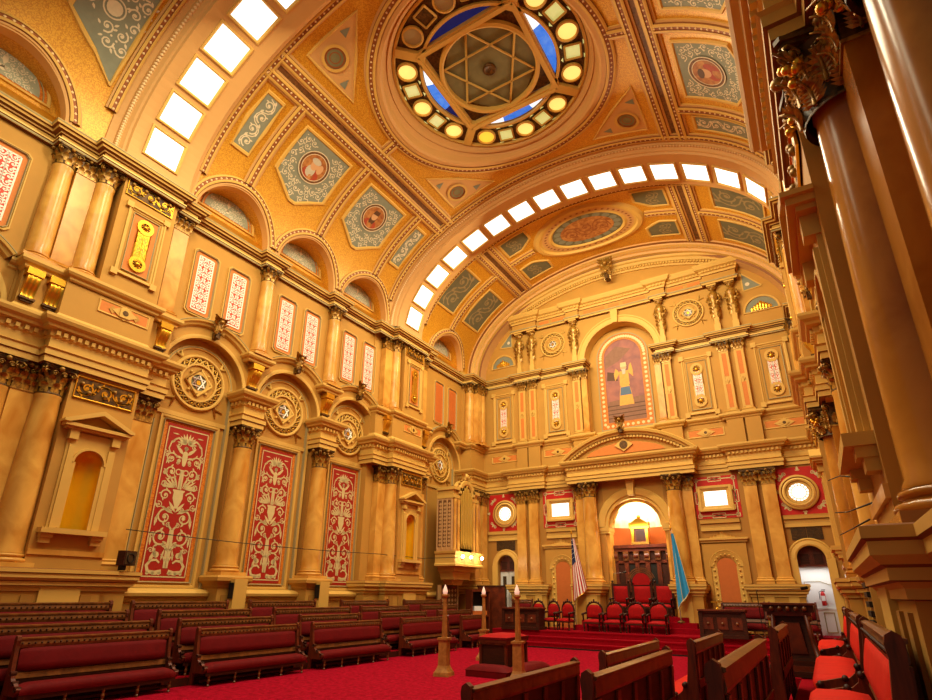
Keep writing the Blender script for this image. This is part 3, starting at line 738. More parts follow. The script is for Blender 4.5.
    for yc in arches:
        if yc is None: continue
        t.arc([(-.02, 0), (-.02, .05), (.04, .06), (.1, .06), (.12, 0)], yc, 8.5, 1.45, 0, PI, 32, trimc)
        a = asin(1.42 / 1.93)
        t.arc([(-.1, 0), (-.08, .06), (-.06, .1), (.02, .14), (.04, .2), (.1, .22), (.1, 0)], yc, 8.5, 1.93, a, PI - a, 22, trimc)
        t.arc([(.11, .0), (.11, .225), (.13, .225), (.13, 0)], yc, 8.5, 1.93, a, PI - a, 22, line)
        for q, e in ((yc - 1.78, yc - 1.33), (yc + 1.33, yc + 1.78)): plan_sweep(t, [(q, 0), (e, 0)], SILL, polym(SILL))
        t.arc([(-.06, 0), (-.05, .05), (.05, .05), (.06, 0)], yc, 8.5, 1.2, 0, PI, 28, trimc, y=-.3); t.arc([(-.015, 0), (-.015, .065), (.015, .065), (.015, 0)], yc, 8.5, 1.2, 0, PI, 28, line, y=-.3)
    struct('trim_2' if s < 0 else 'trim_5', t, 'lower entablature blocks, arch hoods and ledges of the %s side wall' % nm, 'moulding')
    # pavilion bases
    for c, pn in pavs:
        t = MBT()
        pl = [(c - 2.5, -.3), (c - 2.5, .5), (c - 1.6, .5), (c - 1.6, .8), (c + .92, .8), (c + .92, .52), (c + 1.66, .52), (c + 1.66, -.3)]
        plan_sweep(t, pl, PEDP, polym(PEDP)); t.add([(a, b, 2.575) for a, b in pl], [tuple(range(len(pl)))], trimc)
        for q in (-1.2, -.62, .3 + .3):
            t.box(c + q - .12, c + q + .12, .8, .83, .6, 2.0, wall2)
        t.box(c - .42, c + .44, .8, .86, .6, 2.26, trimc)
        one('pavilion_base', t, 'moulded tan plinth under the %s pavilion of the %s wall' % (pn, nm), 'plinth')
        B = P_pavcol if s < 0 else P_rcol; Q = P_pavpil if s < 0 else P_rpil
        B.put('column', 'marble column beside the gilded niche of the %s %s pavilion' % (pn, nm), 'column', L(c - 1.1, .4 if s < 0 else .3), rz)
        if pn == 'near': B.put('column', 'marble column at the near edge of the near %s pavilion' % nm, 'column', L(c - (2.1 if s < 0 else 2.5), .12 if s < 0 else .0), rz)
        Q.put('pilaster', 'flat marble pilaster behind the column of the %s %s pavilion' % (pn, nm), 'pilaster', L(c - 1.6, .05), rz)
        Q.put('pilaster', 'flat marble pilaster at the far edge of the %s %s pavilion' % (pn, nm), 'pilaster', L(c + 1.25, .05), rz)
        P_upcol.put('upper_column', 'small upper marble column next to the gold cartouche of the %s %s pavilion' % (pn, nm), 'column', L(c - 1.1, .32), rz)
        if pn == 'near': P_upcol.put('upper_column', 'small upper marble column at the near end of the near %s pavilion' % nm, 'column', L(c - 2.1, .14), rz)
        P_uppil.put('upper_pilaster', 'upper marble pilaster behind the small column of the %s %s pavilion' % (pn, nm), 'pilaster', L(c - 1.6, .05), rz)
        P_uppil.put('upper_pilaster', 'upper marble pilaster at the far edge of the %s %s pavilion' % (pn, nm), 'pilaster', L(c + 1.25, .05), rz)
        P_niche.put('wall_niche', 'pedimented niche with gilded hollow in the %s pavilion of the %s wall' % (pn, nm), 'niche', L(c, .7, 3.2), rz)
        P_car.put('cartouche_panel', 'framed gold cartouche high on the %s pavilion of the %s wall' % (pn, nm), 'wall panel', L(c + .05, .6, 11.6), rz)
        for z, q, kk, wd in ((6.68, .7, 'lower', .74), (13.0, .6, 'upper', .7)):
            f = MB(); f.box(-wd, wd, -.02, 0, 0, .56, giltd); frame_bar(f, -wd, wd, 0, .58, .05, .05, gold)
            rinceau(wd * 1.85, .42, .2).emit(f, gold, lambda u, v: (u, -.035, v + .29))
            for i in range(7): f.ball(-wd + .15 + i * (wd * 2 - .3) / 6, -.05, .29 + .1 * (-1) ** i, .06, gilt, 6, 4)
            one('frieze_panel', f, 'gilded scroll frieze of the %s order on the %s %s pavilion' % (kk, pn, nm), 'frieze', L(c + .02, q, z), rz)
        f = MB(); frame_bar(f, -.68, .68, -.18, .2, .05, .03, trimc); f.box(-.64, .64, -.01, 0, -.14, .16, orange)
        f.prism([(-.34, .01), (0, .22), (.34, .01), (0, -.2)], -.04, 0, trimc); f.prism([(-.14, -.13), (.14, -.13), (.14, .15), (-.14, .15)], -.07, -.04, trimc); f.disc(0, .01, .08, -.075, giltd, 10)
        for q in (-.32, .32): f.prism([(q - .1, .0), (q, .12), (q + .1, .0), (q, -.12)], -.03, 0, wallc)
        one('lozenge_panel', f, 'small panel with a raised lozenge over the %s %s pavilion cornice' % (pn, nm), 'wall panel', L(c + .05, .62, 9.36), rz)
        for q in ((-2.1, -1.6) if pn == 'near' else (-1.6,)) + (1.3,):
            P_con.put('gilded_console', 'fluted gilded console %s of the %s %s pavilion' % ({-2.1: 'at the near edge', -1.6: 'beside the lozenge panel', 1.3: 'at the far edge'}[q], pn, nm), 'console', L(c + q, .34, 9.66), rz, scale=(.85, .7, .92))
    for i, x in enumerate(cols):
        wh = 'between the %s and %s red panel arches on the %s' % (ORD[i], ORD[i + 1], nm)
        P_lowcol.put('column', 'marble column on a pedestal ' + wh, 'column', L(x, .08), rz)
        P_upcol.put('upper_column', 'small upper marble column ' + wh, 'column', L(x, .14), rz)
        P_con.put('gilded_console', 'fluted gilded console ' + wh, 'console', L(x, 0, 9.66), rz)
    # corner cluster
    for q, wv, ww in ((25.45, PW - .3, 'nearer'), (26.25, PW, 'farther')):
        P_upcol.put('upper_column', 'upper marble column %s in the far %s corner' % (ww, nm), 'column', L(q, wv + .1), rz)
    P_uppil.put('upper_pilaster', 'upper marble pilaster between the far %s corner columns' % nm, 'pilaster', L(25.85, PW), rz)
    for q, ww in ((25.5, 'nearer'), (26.3, 'farther')):
        P_pavpil.put('pilaster', 'marble pilaster %s in the far %s corner' % (ww, nm), 'pilaster', L(q, PW - (0 if s < 0 else .18)), rz)
    t = MBT(); pl = [(25.2, -.3), (25.2, PW + .3), (YF, PW + .3)]; plan_sweep(t, pl, PEDP, polym(PEDP)); one('corner_base', t, 'moulded plinth under the pilasters of the far %s corner' % nm, 'plinth')
    for i, yc in enumerate(arches):
        if yc is None: continue
        an = names[i]
        if i in (1, 2, 3): P_red.put('red_grotesque_panel', 'tall red panel of pale grotesque scrolls in the %s arch, %s wall' % (ORD[i - 1], nm), 'wall panel', L(yc, -.3, 2.2), rz)
        P_ros.put('star_rosette', 'round tracery rosette with a six pointed star in the %s, %s' % (an, nm), 'rosette', L(yc, -.3, 8.5), rz)
        P_key.put('keystone_ornament', 'winged gilded keystone on the %s, %s' % (an, nm), 'keystone', L(yc + .05, .05, 10.35), rz, scale=.72)
        for d, e in ((-.65, 'nearer'), (.65, 'farther')):
            (P_gr if i < 4 else P_gro).put('pierced_wall_panel' if i < 4 else 'plain_wall_panel', '%s of the two tall framed panels above the %s, %s' % (e, an, nm), 'wall panel', L(yc + d, 0, 10.75), rz,
                group=None)
        # lunette
        lp = Proto(); f = MB(); r = .98
        f.arc([(-.03, 0), (-.03, .05), (.03, .06), (.06, .05), (.06, 0)], 0, 0, r + .14, 0, PI, 28, trimc); f.box(-r - .2, r + .2, -.06, 0, -.06, 0, trimc); f.arc([(-.012, 0), (-.012, .055), (.012, .055), (.012, 0)], 0, 0, r + .02, 0, PI, 28, line); lp.part('frame', f)
        f = MB(); f.prism(arcpts(0, 0, r + .12, 0, PI, 28), -.012, 0, orangeb); lp.part('border', f)
        f = MB(); f.prism(arcpts(0, .08, r - .08, 0, PI, 28), -.02, -.012, lunetteg)
        o = Orn(); k = 0
        fillscroll(o, lambda x, y: hypot(x, y) < .78, .9, .0, .9, .1); o.disc(0, .25, .1, 10); o.leaf(0, .35, PI / 2, .4, .14)
        o.emit(f, paleorn, lambda u, v: (u, -.026, v + .06)); lp.part('painted_field', f)
        if s < 0: lp.put('lunette_panel', 'half round sage scroll panel in the lunette over the ' + an, 'lunette', L(LUNY[i], -.29, 14.88), rz)
    return L, rz
LL, RZL = side(-1)
LR, RZR = side(1)
# floor, raised tiers
f = MB(); f.box(-9.6, 9.6, -4, YF + 3, -.2, 0, carpet); struct('floor', f, 'red carpeted floor of the hall', 'floor')
TIERS_L = [(-6.17, .2), (-6.8, .4), (-7.42, .6)]; TIERS_R = [(4.05, .2), (5.28, .4), (6.42, .6)]
def tiers(tl, s, name, lb, wx, y1):
    t = MB()
    for i, (x, z) in enumerate(tl):
        x1 = tl[i + 1][0] if i < 2 else s * wx
        t.box(min(x, x1), max(x, x1), -2, y1, 0, z, stepr)
        t.box(x - .02, x + .02, -2, y1, z - .2, z - .025, darkw)
    struct(name, t, lb, 'platform')
tiers(TIERS_L, -1, 'trim_7', 'red carpeted seating tiers along the left wall', XL, 24.6)
tiers(TIERS_R, 1, 'trim_8', 'red carpeted seating tiers along the right wall', XR, 18.0)
# ---------------------------------------------------------------- vaulted ceiling
VA, VB = 8.55, 5.39
YC = 12.97
LUN = LUNY
def vpt(y, t, d=0, a=VA, b=VB):
    """point on the vault at angle t from the left springing, d in from its surface"""
    x, z = -a * cos(t), b * sin(t)
    n = Vector((x / a ** 2, 0, z / b ** 2)).normalized()
    return Vector((x, y, SPR + z)) - n * d
def vn(t, a=VA, b=VB): return -Vector((-cos(t) / a, 0, sin(t) / b)).normalized()
def vtan(t, a=VA, b=VB): return Vector((a * sin(t), 0, b * cos(t))).normalized()
_tab = [0.0]; _N = 2000
for _i in range(_N):
    _t = PI * (_i + .5) / _N; _tab.append(_tab[-1] + hypot(VA * sin(_t), VB * cos(_t)) * PI / _N)
HALF = _tab[-1] / 2
def t_of_s(s):
    """angle at arc length s right of the crown (negative to the left)"""
    q = s + HALF; lo, hi = 0, _N
    while hi - lo > 1:
        m = (lo + hi) // 2
        if _tab[m] < q: lo = m
        else: hi = m
    return PI * (lo + (q - _tab[lo]) / (_tab[hi] - _tab[lo])) / _N
def t_of_x(x): return acos(max(-1, min(1, -x / VA)))
def s_of_x(x):
    f = t_of_x(x) / PI * _N; i = min(_N - 1, int(f)); return _tab[i] + (_tab[i + 1] - _tab[i]) * (f - i) - HALF
def lunz(y, R, cs=LUN):
    z = SPR
    for c in cs:
        if abs(y - c) < R: z = max(z, SPR + sqrt(R * R - (y - c) ** 2))
    return z
CUT = 1.5
ceil = MB()
def vault_side(ya, yb, xs, sgn):
    ys = set([ya, yb])
    for c in LUN:
        for i in range(33):
            y = c - CUT * cos(PI * i / 32)
            if ya <= y <= yb: ys.add(round(y, 4))
    k = ya
    while k < yb: ys.add(round(k, 4)); k += .4
    ys = sorted(ys); t1 = t_of_x(-xs); n = 12; vs = []
    for y in ys:
        t0 = asin((lunz(y, CUT) - SPR) / VB)
        for j in range(n + 1):
            t = t0 + (t1 - t0) * j / n; p = vpt(y, t); vs.append((p.x * (1 if sgn < 0 else -1), p.y, p.z))
    ceil.add(vs, [(i * (n + 1) + j, i * (n + 1) + j + 1, (i + 1) * (n + 1) + j + 1, (i + 1) * (n + 1) + j) for i in range(len(ys) - 1) for j in range(n)], mosaic, True)
RIBS = [(5.4, 7.7, 'near'), (18.25, 20.5, 'far')]
XS = 4.83
for sg in (-1, 1):
    vault_side(-2.2 if sg < 0 else 3.2, 5.9, XS, sg); vault_side(7.4, 18.7, XS, sg); vault_side(20.2, 26.6, XS, sg)
    # lunette hollows
    X0 = XL if sg < 0 else XR
    for c in LUN:
        if sg > 0 and c < 5: continue
        vs = []
        for i in range(33):
            ph = PI * i / 32; y = c + CUT * cos(ph); z = SPR + CUT * sin(ph)
            xf = VA * sqrt(max(0, 1 - ((z - SPR) / VB) ** 2))
            vs += [(sg * xf, y, z), (sg * (X0 + .3), y, z)]
        ceil.add(vs, [(2 * i, 2 * i + 1, 2 * i + 3, 2 * i + 2) for i in range(32)], mosaic)
        ceil.add([(sg * (X0 + .295), c + CUT * cos(PI * i / 24), SPR + CUT * sin(PI * i / 24)) for i in range(25)], [tuple(range(25))], mosaic)
        ceil.add([(sg * (X0 + .3), c - 1.5, SPR + .5), (sg * (X0 + .3), c + 1.5, SPR + .5), (sg * (X0 - .28), c + 1.5, 14.03), (sg * (X0 - .28), c - 1.5, 14.03)], [(0, 1, 2, 3)], gold)
# crown strips
def crown(ya, yb, hole):
    if not hole:
        ceil.grid(lambda u, v: tuple(vpt(ya + (yb - ya) * v, t_of_x(-XS + 2 * XS * u))), 24, 6, mosaic); return
    def fn(u, v):
        a = 2 * PI * u; c, s = cos(a), sin(a)
        k = min(XS / max(1e-6, abs(c)), ((yb - ya) / 2) / max(1e-6, abs(s)))
        r = hole + (k - hole) * v; x = r * c; y = (ya + yb) / 2 + r * s
        return (x, y, SPR + VB * sqrt(1 - (x / VA) ** 2))
    ceil.grid(fn, 128, 8, mosaic)
OR_ = 4.0
crown(-2.2, 5.9, 0); crown(7.6, 18.34, OR_); crown(20.2, 26.6, 0)
# end wall above the springing and the rib bodies
def rib(ya, yb, front):
    e = .35                                    # moulded edge
    prof = [(ya - .32, .0), (ya - .3, .06), (ya - .1, .08), (ya - .08, .16), (ya + .02, .2), (ya + .1, .3), (ya + .16, .32), (ya + .2, .4), (yb - .12, .4), (yb - .08, .3), (yb + .04, .22), (yb + .1, .1), (yb + .2, .08), (yb + .22, 0)]
    fr = [(tuple(vpt(0, PI * i / 72)), (0, 1, 0), tuple(vn(PI * i / 72))) for i in range(73)]
    ceil.sweep(prof, fr, vaultc)
for ya, yb, nm in RIBS: rib(ya, yb, 1)
# russet bands with cream beads
bands = MB()
BP = [(-.24, 0), (-.24, .05), (-.17, .06), (-.16, .11), (-.1, .13), (-.065, .13), (-.06, .105), (.06, .105), (.065, .13), (.1, .13), (.16, .11), (.17, .06), (.24, .05), (.24, 0)]
BM = None
def dot(P, A, B, C, r=.042):
    vs = [P + A * r, P + C * r, P - A * r, P - C * r, P + B * r * .8]
    bands.add([tuple(v) for v in vs], [(0, 1, 4), (1, 2, 4), (2, 3, 4), (3, 0, 4)], dotc, True)
def band(fr, step=.19, wid=1, closed=False):
    """fr: frames of (point, across, inward)"""
    fr = [(Vector(p), Vector(a), Vector(b)) for p, a, b in fr]
    bands.sweep([(p * wid, q) for p, q in BP], fr, [trimc, vaultc, umber, trimc, trimc, umber, umber, umber, trimc, trimc, umber, vaultc, trimc], closed=closed)
    bands.sweep([(-.06 * wid, .108), (.06 * wid, .108)], fr, beadc, closed=closed)
    acc = step / 2
    seq = fr + ([fr[0]] if closed else [])
    for (p, a, b), (q, a2, b2) in zip(seq, seq[1:]):
        L = (q - p).length; d = (q - p) / max(L, 1e-9)
        while acc < L: dot(p + d * acc + b * .11, a, b, d); acc += step
        acc -= L
def band_y(x, ya, yb, **k):
    t = t_of_x(x); A = vtan(t); B = vn(t)
    band([(vpt(ya + (yb - ya) * i / 24, t), A, B) for i in range(25)], **k)
def band_x(y, xa, xb, **k):
    ta, tb = t_of_x(xa), t_of_x(xb)
    band([(vpt(y, ta + (tb - ta) * i / 24), (0, 1, 0), vn(ta + (tb - ta) * i / 24)) for i in range(25)], **k)
def lun_fr(c, R, sg, d, p0=0.0, p1=PI, n=40):
    fr = []
    for i in range(n + 1):
        ph = p0 + (p1 - p0) * i / n
        z = R * sin(ph); x = VA * sqrt(max(0, 1 - (z / VB) ** 2))
        fr.append((Vector((sg * (x - d), c + R * cos(ph), SPR + z)), Vector((0, cos(ph), sin(ph))), Vector((-sg, 0, 0))))
    return fr
for sg in (-1, 1):
    for ya, yb in ((7.85, 18.05), (20.65, 25.5)) + (((-2, 5.1),) if sg < 0 else ()):
        x1, x2 = (4.95, 5.55) if yb != 25.5 else (4.45, 5.1)
        band_y(sg * x1, ya, yb); band_y(sg * x2, ya, yb)
        t0, t1 = t_of_x(sg * x1), t_of_x(sg * x2)
        bands.grid(lambda u, v: tuple(vpt(ya + (yb - ya) * v, t0 + (t1 - t0) * u, .02)), 2, 20, strapc)
    for y in LUN[1:4]: band_x(y, sg * 5.6, sg * VA * cos(asin(1.75 / VB)))
    band_x(23.0, sg * 5.15, sg * VA * cos(asin(1.75 / VB))); band_x(YC, sg * 4.3, sg * 4.9)
    for c in LUN:
        if sg > 0 and c < 5: continue
        bands.sweep([(-.05, -.25), (-.05, .05), (.02, .08), (.05, .03), (.12, .05), (.14, .02), (.17, -.1)], lun_fr(c, 1.5, sg, 0), vaultc)
        band([(p, a, b) for p, a, b in lun_fr(c, 1.68, sg, -.03, .12, PI - .12)], wid=.8)
    for y in (7.92, 17.92, 5.0, 20.78): band_x(y, 0, sg * 8.33, wid=.75)
band_x(23.0, -4.3, -2.9); band_x(23.0, 2.9, 4.3)
# oculus rings on the vault
def ring_fr(r, dz=0, n=96):
    return [(Vector((r * cos(2 * PI * i / n), YC + r * sin(2 * PI * i / n), SPR + VB * sqrt(1 - (r * cos(2 * PI * i / n) / VA) ** 2) + dz)), Vector((cos(2 * PI * i / n), sin(2 * PI * i / n), 0)), Vector((0, 0, -1))) for i in range(n)]
band(ring_fr(4.2), closed=True)
bands.sweep([(-.2, -.3), (-.2, .02), (-.12, .1), (0, .1), (.04, .04), (.12, .02), (.14, -.05)], ring_fr(4.0), vaultc, closed=True)
def drum(k, n=96):
    out = []
    for i in range(n):
        a = 2 * PI * i / n; zv = SPR + VB * sqrt(1 - (4.0 * cos(a) / VA) ** 2)
        out.append((cos(a), sin(a), zv))
    return out
lv = [(3.88, 0.05, 0), (3.82, .0, .3), (3.78, -.08, .32), (3.7, -.08, .5), (3.66, .05, .62), (3.58, .08, .8), (3.53, .0, .86), (3.5, .0, 1)]
dr = drum(0)
for (r0, o0, k0), (r1, o1, k1) in zip(lv, lv[1:]):
    vs = [(r0 * c, YC + r0 * s, z + (19.95 - z) * k0 - o0) for c, s, z in dr] + [(r1 * c, YC + r1 * s, z + (19.95 - z) * k1 - o1) for c, s, z in dr]
    n = len(dr); bands.add(vs, [(i, (i + 1) % n, n + (i + 1) % n, n + i) for i in range(n)], vaultc)
# rope beads along the rib faces
for ya, yb, nm in RIBS:
    for i in range(190):
        t = PI * (i + .5) / 190
        p = vpt(ya - .04, t, .2); bands.add([tuple(p + v) for v in (Vector((0, -.06, 0)), vtan(t) * .05, Vector((0, .06, 0)), -vtan(t) * .05, vn(t) * .05)], [(0, 1, 4), (1, 2, 4), (2, 3, 4), (3, 0, 4)], dotc, True)
struct('ceiling', ceil, 'gold mosaic barrel vault with two peach ribs over the hall', 'ceiling')
struct('trim_3', bands, 'russet beaded bands and ring mouldings of the vaulted ceiling', 'moulding')
# ---- light panels of the ribs
def soffit(y, s, d):
    t = t_of_s(s); return vpt(y, t, .4 + d)
SOFF = HALF - .35
for ya, yb, nm in RIBS:
    y0, y1 = (6.05, 7.0) if nm == 'near' else (19.02, 19.97)
    proto = None
    for i in [q for q in range(-8, 9) if q]:
        s = (i - .5 * (1 if i > 0 else -1)) * 1.35; hw = .49
        t0, tm, t1 = t_of_s(s - hw), t_of_s(s), t_of_s(s + hw)
        c = vpt((y0 + y1) / 2, tm, .4)
        mp = lambda u, v, d: tuple(vpt((y0 + y1) / 2 + v, t_of_s(s + u), .4 + d) - c)
        p = Proto(); f = MB()
        hv = (y1 - y0) / 2
        for k0, k1, d0, d1 in ((.09, .09, 0, .05), (.09, .05, .05, .06), (.05, .0, .06, .02)):
            A = [(-hw - k0, -hv - k0), (hw + k0, -hv - k0), (hw + k0, hv + k0), (-hw - k0, hv + k0)]; B = [(-hw - k1, -hv - k1), (hw + k1, -hv - k1), (hw + k1, hv + k1), (-hw - k1, hv + k1)]
            f.add([mp(a, b, d0) for a, b in A] + [mp(a, b, d1) for a, b in B], [(q, (q + 1) % 4, 4 + (q + 1) % 4, 4 + q) for q in range(4)], trimc)
        p.part('frame', f); g = MB(); g.add([mp(a, b, .012) for a, b in ((-hw, -hv), (hw, -hv), (hw, hv), (-hw, hv))], [(0, 1, 2, 3)], pane); p.part('glass_pane', g)
        pos = '%s from the crown, %s half of' % (['first', 'second', 'third', 'fourth', 'fifth', 'sixth', 'seventh', 'eighth'][abs(i) - 1], 'left' if i < 0 else 'right')
        p.put('light_panel', 'glowing square ceiling panel, %s the %s rib' % (pos, nm), 'ceiling light', tuple(c), 0, 'glowing panels of the %s rib' % nm)
# ---- painted coffers
def vmap(y, s0, sg):
    """(u along the hall, v up the vault, d in) about the centre (y, s0) on side sg"""
    c = vpt(y, t_of_s(sg * s0))
    return c, (lambda u, v, d: tuple(vpt(y + u, t_of_s(sg * (s0 - v)), d) - c))
S5 = s_of_x(5.7)
def fillpoly(mb, pts, fn, d, mt, n=8):
    """outline polygon (convex in v) laid on the vault in thin rows"""
    vs = sorted(set([v for _, v in pts])); lo, hi = vs[0], vs[-1]
    def span(v):
        xs = []
        for (a, b), (c, e) in zip(pts, pts[1:] + pts[:1]):
            if abs(e - b) < 1e-9:
                if abs(v - b) < 1e-9: xs += [a, c]
            elif min(b, e) - 1e-9 <= v <= max(b, e) + 1e-9: xs.append(a + (c - a) * (v - b) / (e - b))
        return min(xs), max(xs)
    lev = sorted(set([lo + (hi - lo) * i / n for i in range(n + 1)] + vs)); row = []
    for v in lev:
        a, b = span(v); row.append([fn(a + (b - a) * k / 4, v, d) for k in range(5)])
    mb.add([p for r in row for p in r], [(i * 5 + j, i * 5 + j + 1, i * 5 + j + 6, i * 5 + j + 5) for i in range(len(row) - 1) for j in range(4)], mt, True)
def outline(mb, pts, fn, w, d, mt):
    cu = sum(p[0] for p in pts) / len(pts); cv = sum(p[1] for p in pts) / len(pts); P2 = []
    for (a, b), (c, e) in zip(pts, pts[1:] + pts[:1]):
        for k in range(6): P2.append((a + (c - a) * k / 6, b + (e - b) * k / 6))
    n = len(P2); o = lambda p, k: (p[0] + (p[0] - cu) * k / max(.3, hypot(p[0] - cu, p[1] - cv)), p[1] + (p[1] - cv) * k / max(.3, hypot(p[0] - cu, p[1] - cv)))
    for k0, k1, d0, d1 in ((0, .04, .02, d), (.04, w, d, d), (w, w + .03, d, 0)):
        mb.add([fn(*o(p, k0), d0) for p in P2] + [fn(*o(p, k1), d1) for p in P2], [(i, (i + 1) % n, n + (i + 1) % n, n + i) for i in range(n)], mt)
def medallion(y, s0, sg, label, h=2.4, w=1.1, kind=0):
    c, fn = vmap(y, s0, sg); p = Proto()
    pts = [(-w, h / 2), (-w, -h * .24), (-w * .55, -h * .36), (-.12, -h / 2), (.12, -h / 2), (w * .55, -h * .36), (w, -h * .24), (w, h / 2)]
    f = MB(); outline(f, pts, fn, .12, .06, trimc); p.part('frame', f)
    g = MB(); fillpoly(g, pts, fn, .03, greyg)
    o = Orn(); k = 0
    fillscroll(o, lambda x, y: hypot(x, y - h * .12) > .78 and y > -h / 2 + .1 and x < (w - .1 if y > -h * .24 else (w - .15) * (y + h / 2) / (h * .26)), w - .03, -h / 2 + .05, h / 2 - .03, .135)
    if 0: o.spiral(w * .72, h * .36, PI, 1, .2, .04); o.spiral(w * .76, h * .1, 1, -1, .13, .035); o.spiral(w * .62, -h * .2, .5, 1, .15, .04); o.spiral(w * .25, -h * .4, 2.5, -1, .13, .035)
    if 0: o.spiral(w * .3, h * .42, -1, 1, .1, .03); o.leaf(w * .85, h * .25, -1.8, .3, .1); o.leaf(w * .45, -h * .36, .6, .22, .09); o.leaf(.0, -h * .36, 0.2, .2, .1); o.leaf(w * .5, h * .44, 0, .25, .07); o.leaf(w * .9, 0, -2, .26, .1)
    o.emit(g, paleorn, lambda u, v: fn(u, v, .036)); p.part('painted_field', g)
    m = MB(); r = .62; vc = h * .12
    ring = lambda r0, r1, d, mt: m.add([fn(q * cos(2 * PI * i / 28), vc + q * sin(2 * PI * i / 28), d) for q in (r0, r1) for i in range(28)], [(i, (i + 1) % 28, 28 + (i + 1) % 28, 28 + i) for i in range(28)], mt)
    blob = lambda x, yy, rx, ry, d, mt: m.add([fn((x + rx * cos(2 * PI * i / 16)) * 1.2, vc + (yy + ry * sin(2 * PI * i / 16)) * 1.2, d) for i in range(16)], [tuple(range(16))], mt)
    ring(.001, r, .045, portrait); ring(r * .84, r * .98, .05, strapc); ring(r * .97, r * 1.03, .055, paleorn); ring(r * .8, r * .84, .052, paleorn)
    if kind == 0:
        blob(0, -.24, .3, .2, .05, frobe); blob(-.05, -.15, .16, .2, .052, fbeard); blob(-.02, .08, .14, .18, .054, flesh); blob(-.04, .2, .17, .1, .056, fbeard); blob(.2, .05, .1, .16, .051, flesh)
    elif kind == 1:
        blob(0, -.26, .28, .18, .05, frobe); blob(0, -.1, .13, .18, .052, fdark); blob(0, .05, .12, .15, .054, flesh); m.add([fn(a, vc + b, .056) for a, b in ((-.15, .12), (.15, .16), (.13, .34), (-.13, .32))], [(0, 1, 2, 3)], fdark)
    else:
        blob(0, -.2, .26, .2, .05, frobe); blob(.03, .06, .15, .18, .052, flesh); blob(.05, .18, .17, .1, .054, fdark); blob(-.2, -.05, .1, .14, .05, frobe)
    p.part('portrait_medallion', m)
    p.put('ceiling_panel', label, 'ceiling panel', tuple(c))
def strip(y, s0, sg, label, hu, hv, kind=greyg, r=.2, along='v'):
    c, fn = vmap(y, s0, sg); p = Proto(); pts = [(-hu, hv), (-hu, -hv), (hu, -hv), (hu, hv)]
    f = MB(); outline(f, pts, fn, .12, .06, trimc); p.part('frame', f)
    g = MB(); fillpoly(g, pts, fn, .03, kind)
    if along == 'v': rinceau(2 * hv * .95, 2 * hu * .85, r).emit(g, faint if kind is greyd else paleorn, lambda u, v: fn(v, u, .036))
    else: rinceau(2 * hu * .95, 2 * hv * .85, r).emit(g, paleorn, lambda u, v: fn(u, v, .036))
    p.part('painted_field', g); p.put('ceiling_panel', label, 'ceiling panel', tuple(c))
for sg, nm in ((-1, 'left'), (1, 'right')):
    medallion(11.25, S5 + 1.6, sg, 'sage coffer with a portrait roundel, nearer of two on the %s side of vault' % nm, kind=0 if sg < 0 else 2)
    medallion(14.73, S5 + 1.6, sg, 'sage coffer with a portrait roundel, farther of two on the %s side of vault' % nm, kind=1 if sg < 0 else 2)
    strip(8.68, S5 + 1.4, sg, 'narrow sage scroll coffer against the near rib, %s side of vault' % nm, .31, 1.0)
    strip(17.15, S5 + 1.4, sg, 'narrow sage scroll coffer against the far rib, %s side of vault' % nm, .31, .95)
    for y, q in ((21.65, 'nearer'), (24.3, 'farther')):
        strip(y, s_of_x(5.3) + 1.85, sg, '%s of two dull sage coffers on the %s haunch of the end vault' % (q, nm), .76, 1.1, greyd, .4)
        c, fn = vmap(21.8 if y < 23 else 24.35, 3.5, sg); p = Proto(); e = 1 if y < 23 else -1
        pts = [(-.55, .75), (-.55, -.6), (.55, -.6), (.55, .1), (.1, .75)] if e > 0 else [(.55, .75), (.55, -.6), (-.55, -.6), (-.55, .1), (-.1, .75)]
        f = MB(); outline(f, pts, fn, .12, .06, trimc); p.part('frame', f); g = MB(); fillpoly(g, pts, fn, .03, greyd)
        rinceau(1.1, .8, .25).emit(g, faint, lambda u, v: fn(u * .8, v - .05, .036)); p.part('painted_field', g)
        p.put('ceiling_panel', 'cut cornered sage coffer %s the oval on the %s of the end vault' % ('before' if e > 0 else 'behind', nm), 'ceiling panel', tuple(c))
c, fn = vmap(3.95, 7.75, -1); p = Proto(); pts = [(-.75, 1.35), (-.75, -.3), (.1, -.85), (.68, -1.4), (.72, -1.4), (.72, 1.35)]
f = MB(); outline(f, pts, fn, .12, .06, trimc); p.part('frame', f); g = MB(); fillpoly(g, pts, fn, .03, greyg, 12)
o = Orn(); fillscroll(o, lambda x, y: -.62 < x < .62 and (y > -.25 + .12 or y > -.85 - (x + .1) * .75 + .55) and hypot(x, y - .35) > .3, .75, -1.4, 1.4, .19, False); o.disc(0, .35, .2, 14); o.ring(0, .35, .27, .04)
o.emit(g, paleorn, lambda u, v: fn(u, v, .036)); p.part('painted_field', g); p.put('ceiling_panel', 'pointed sage scroll coffer in front of the near rib, left of vault', 'ceiling panel', tuple(c))
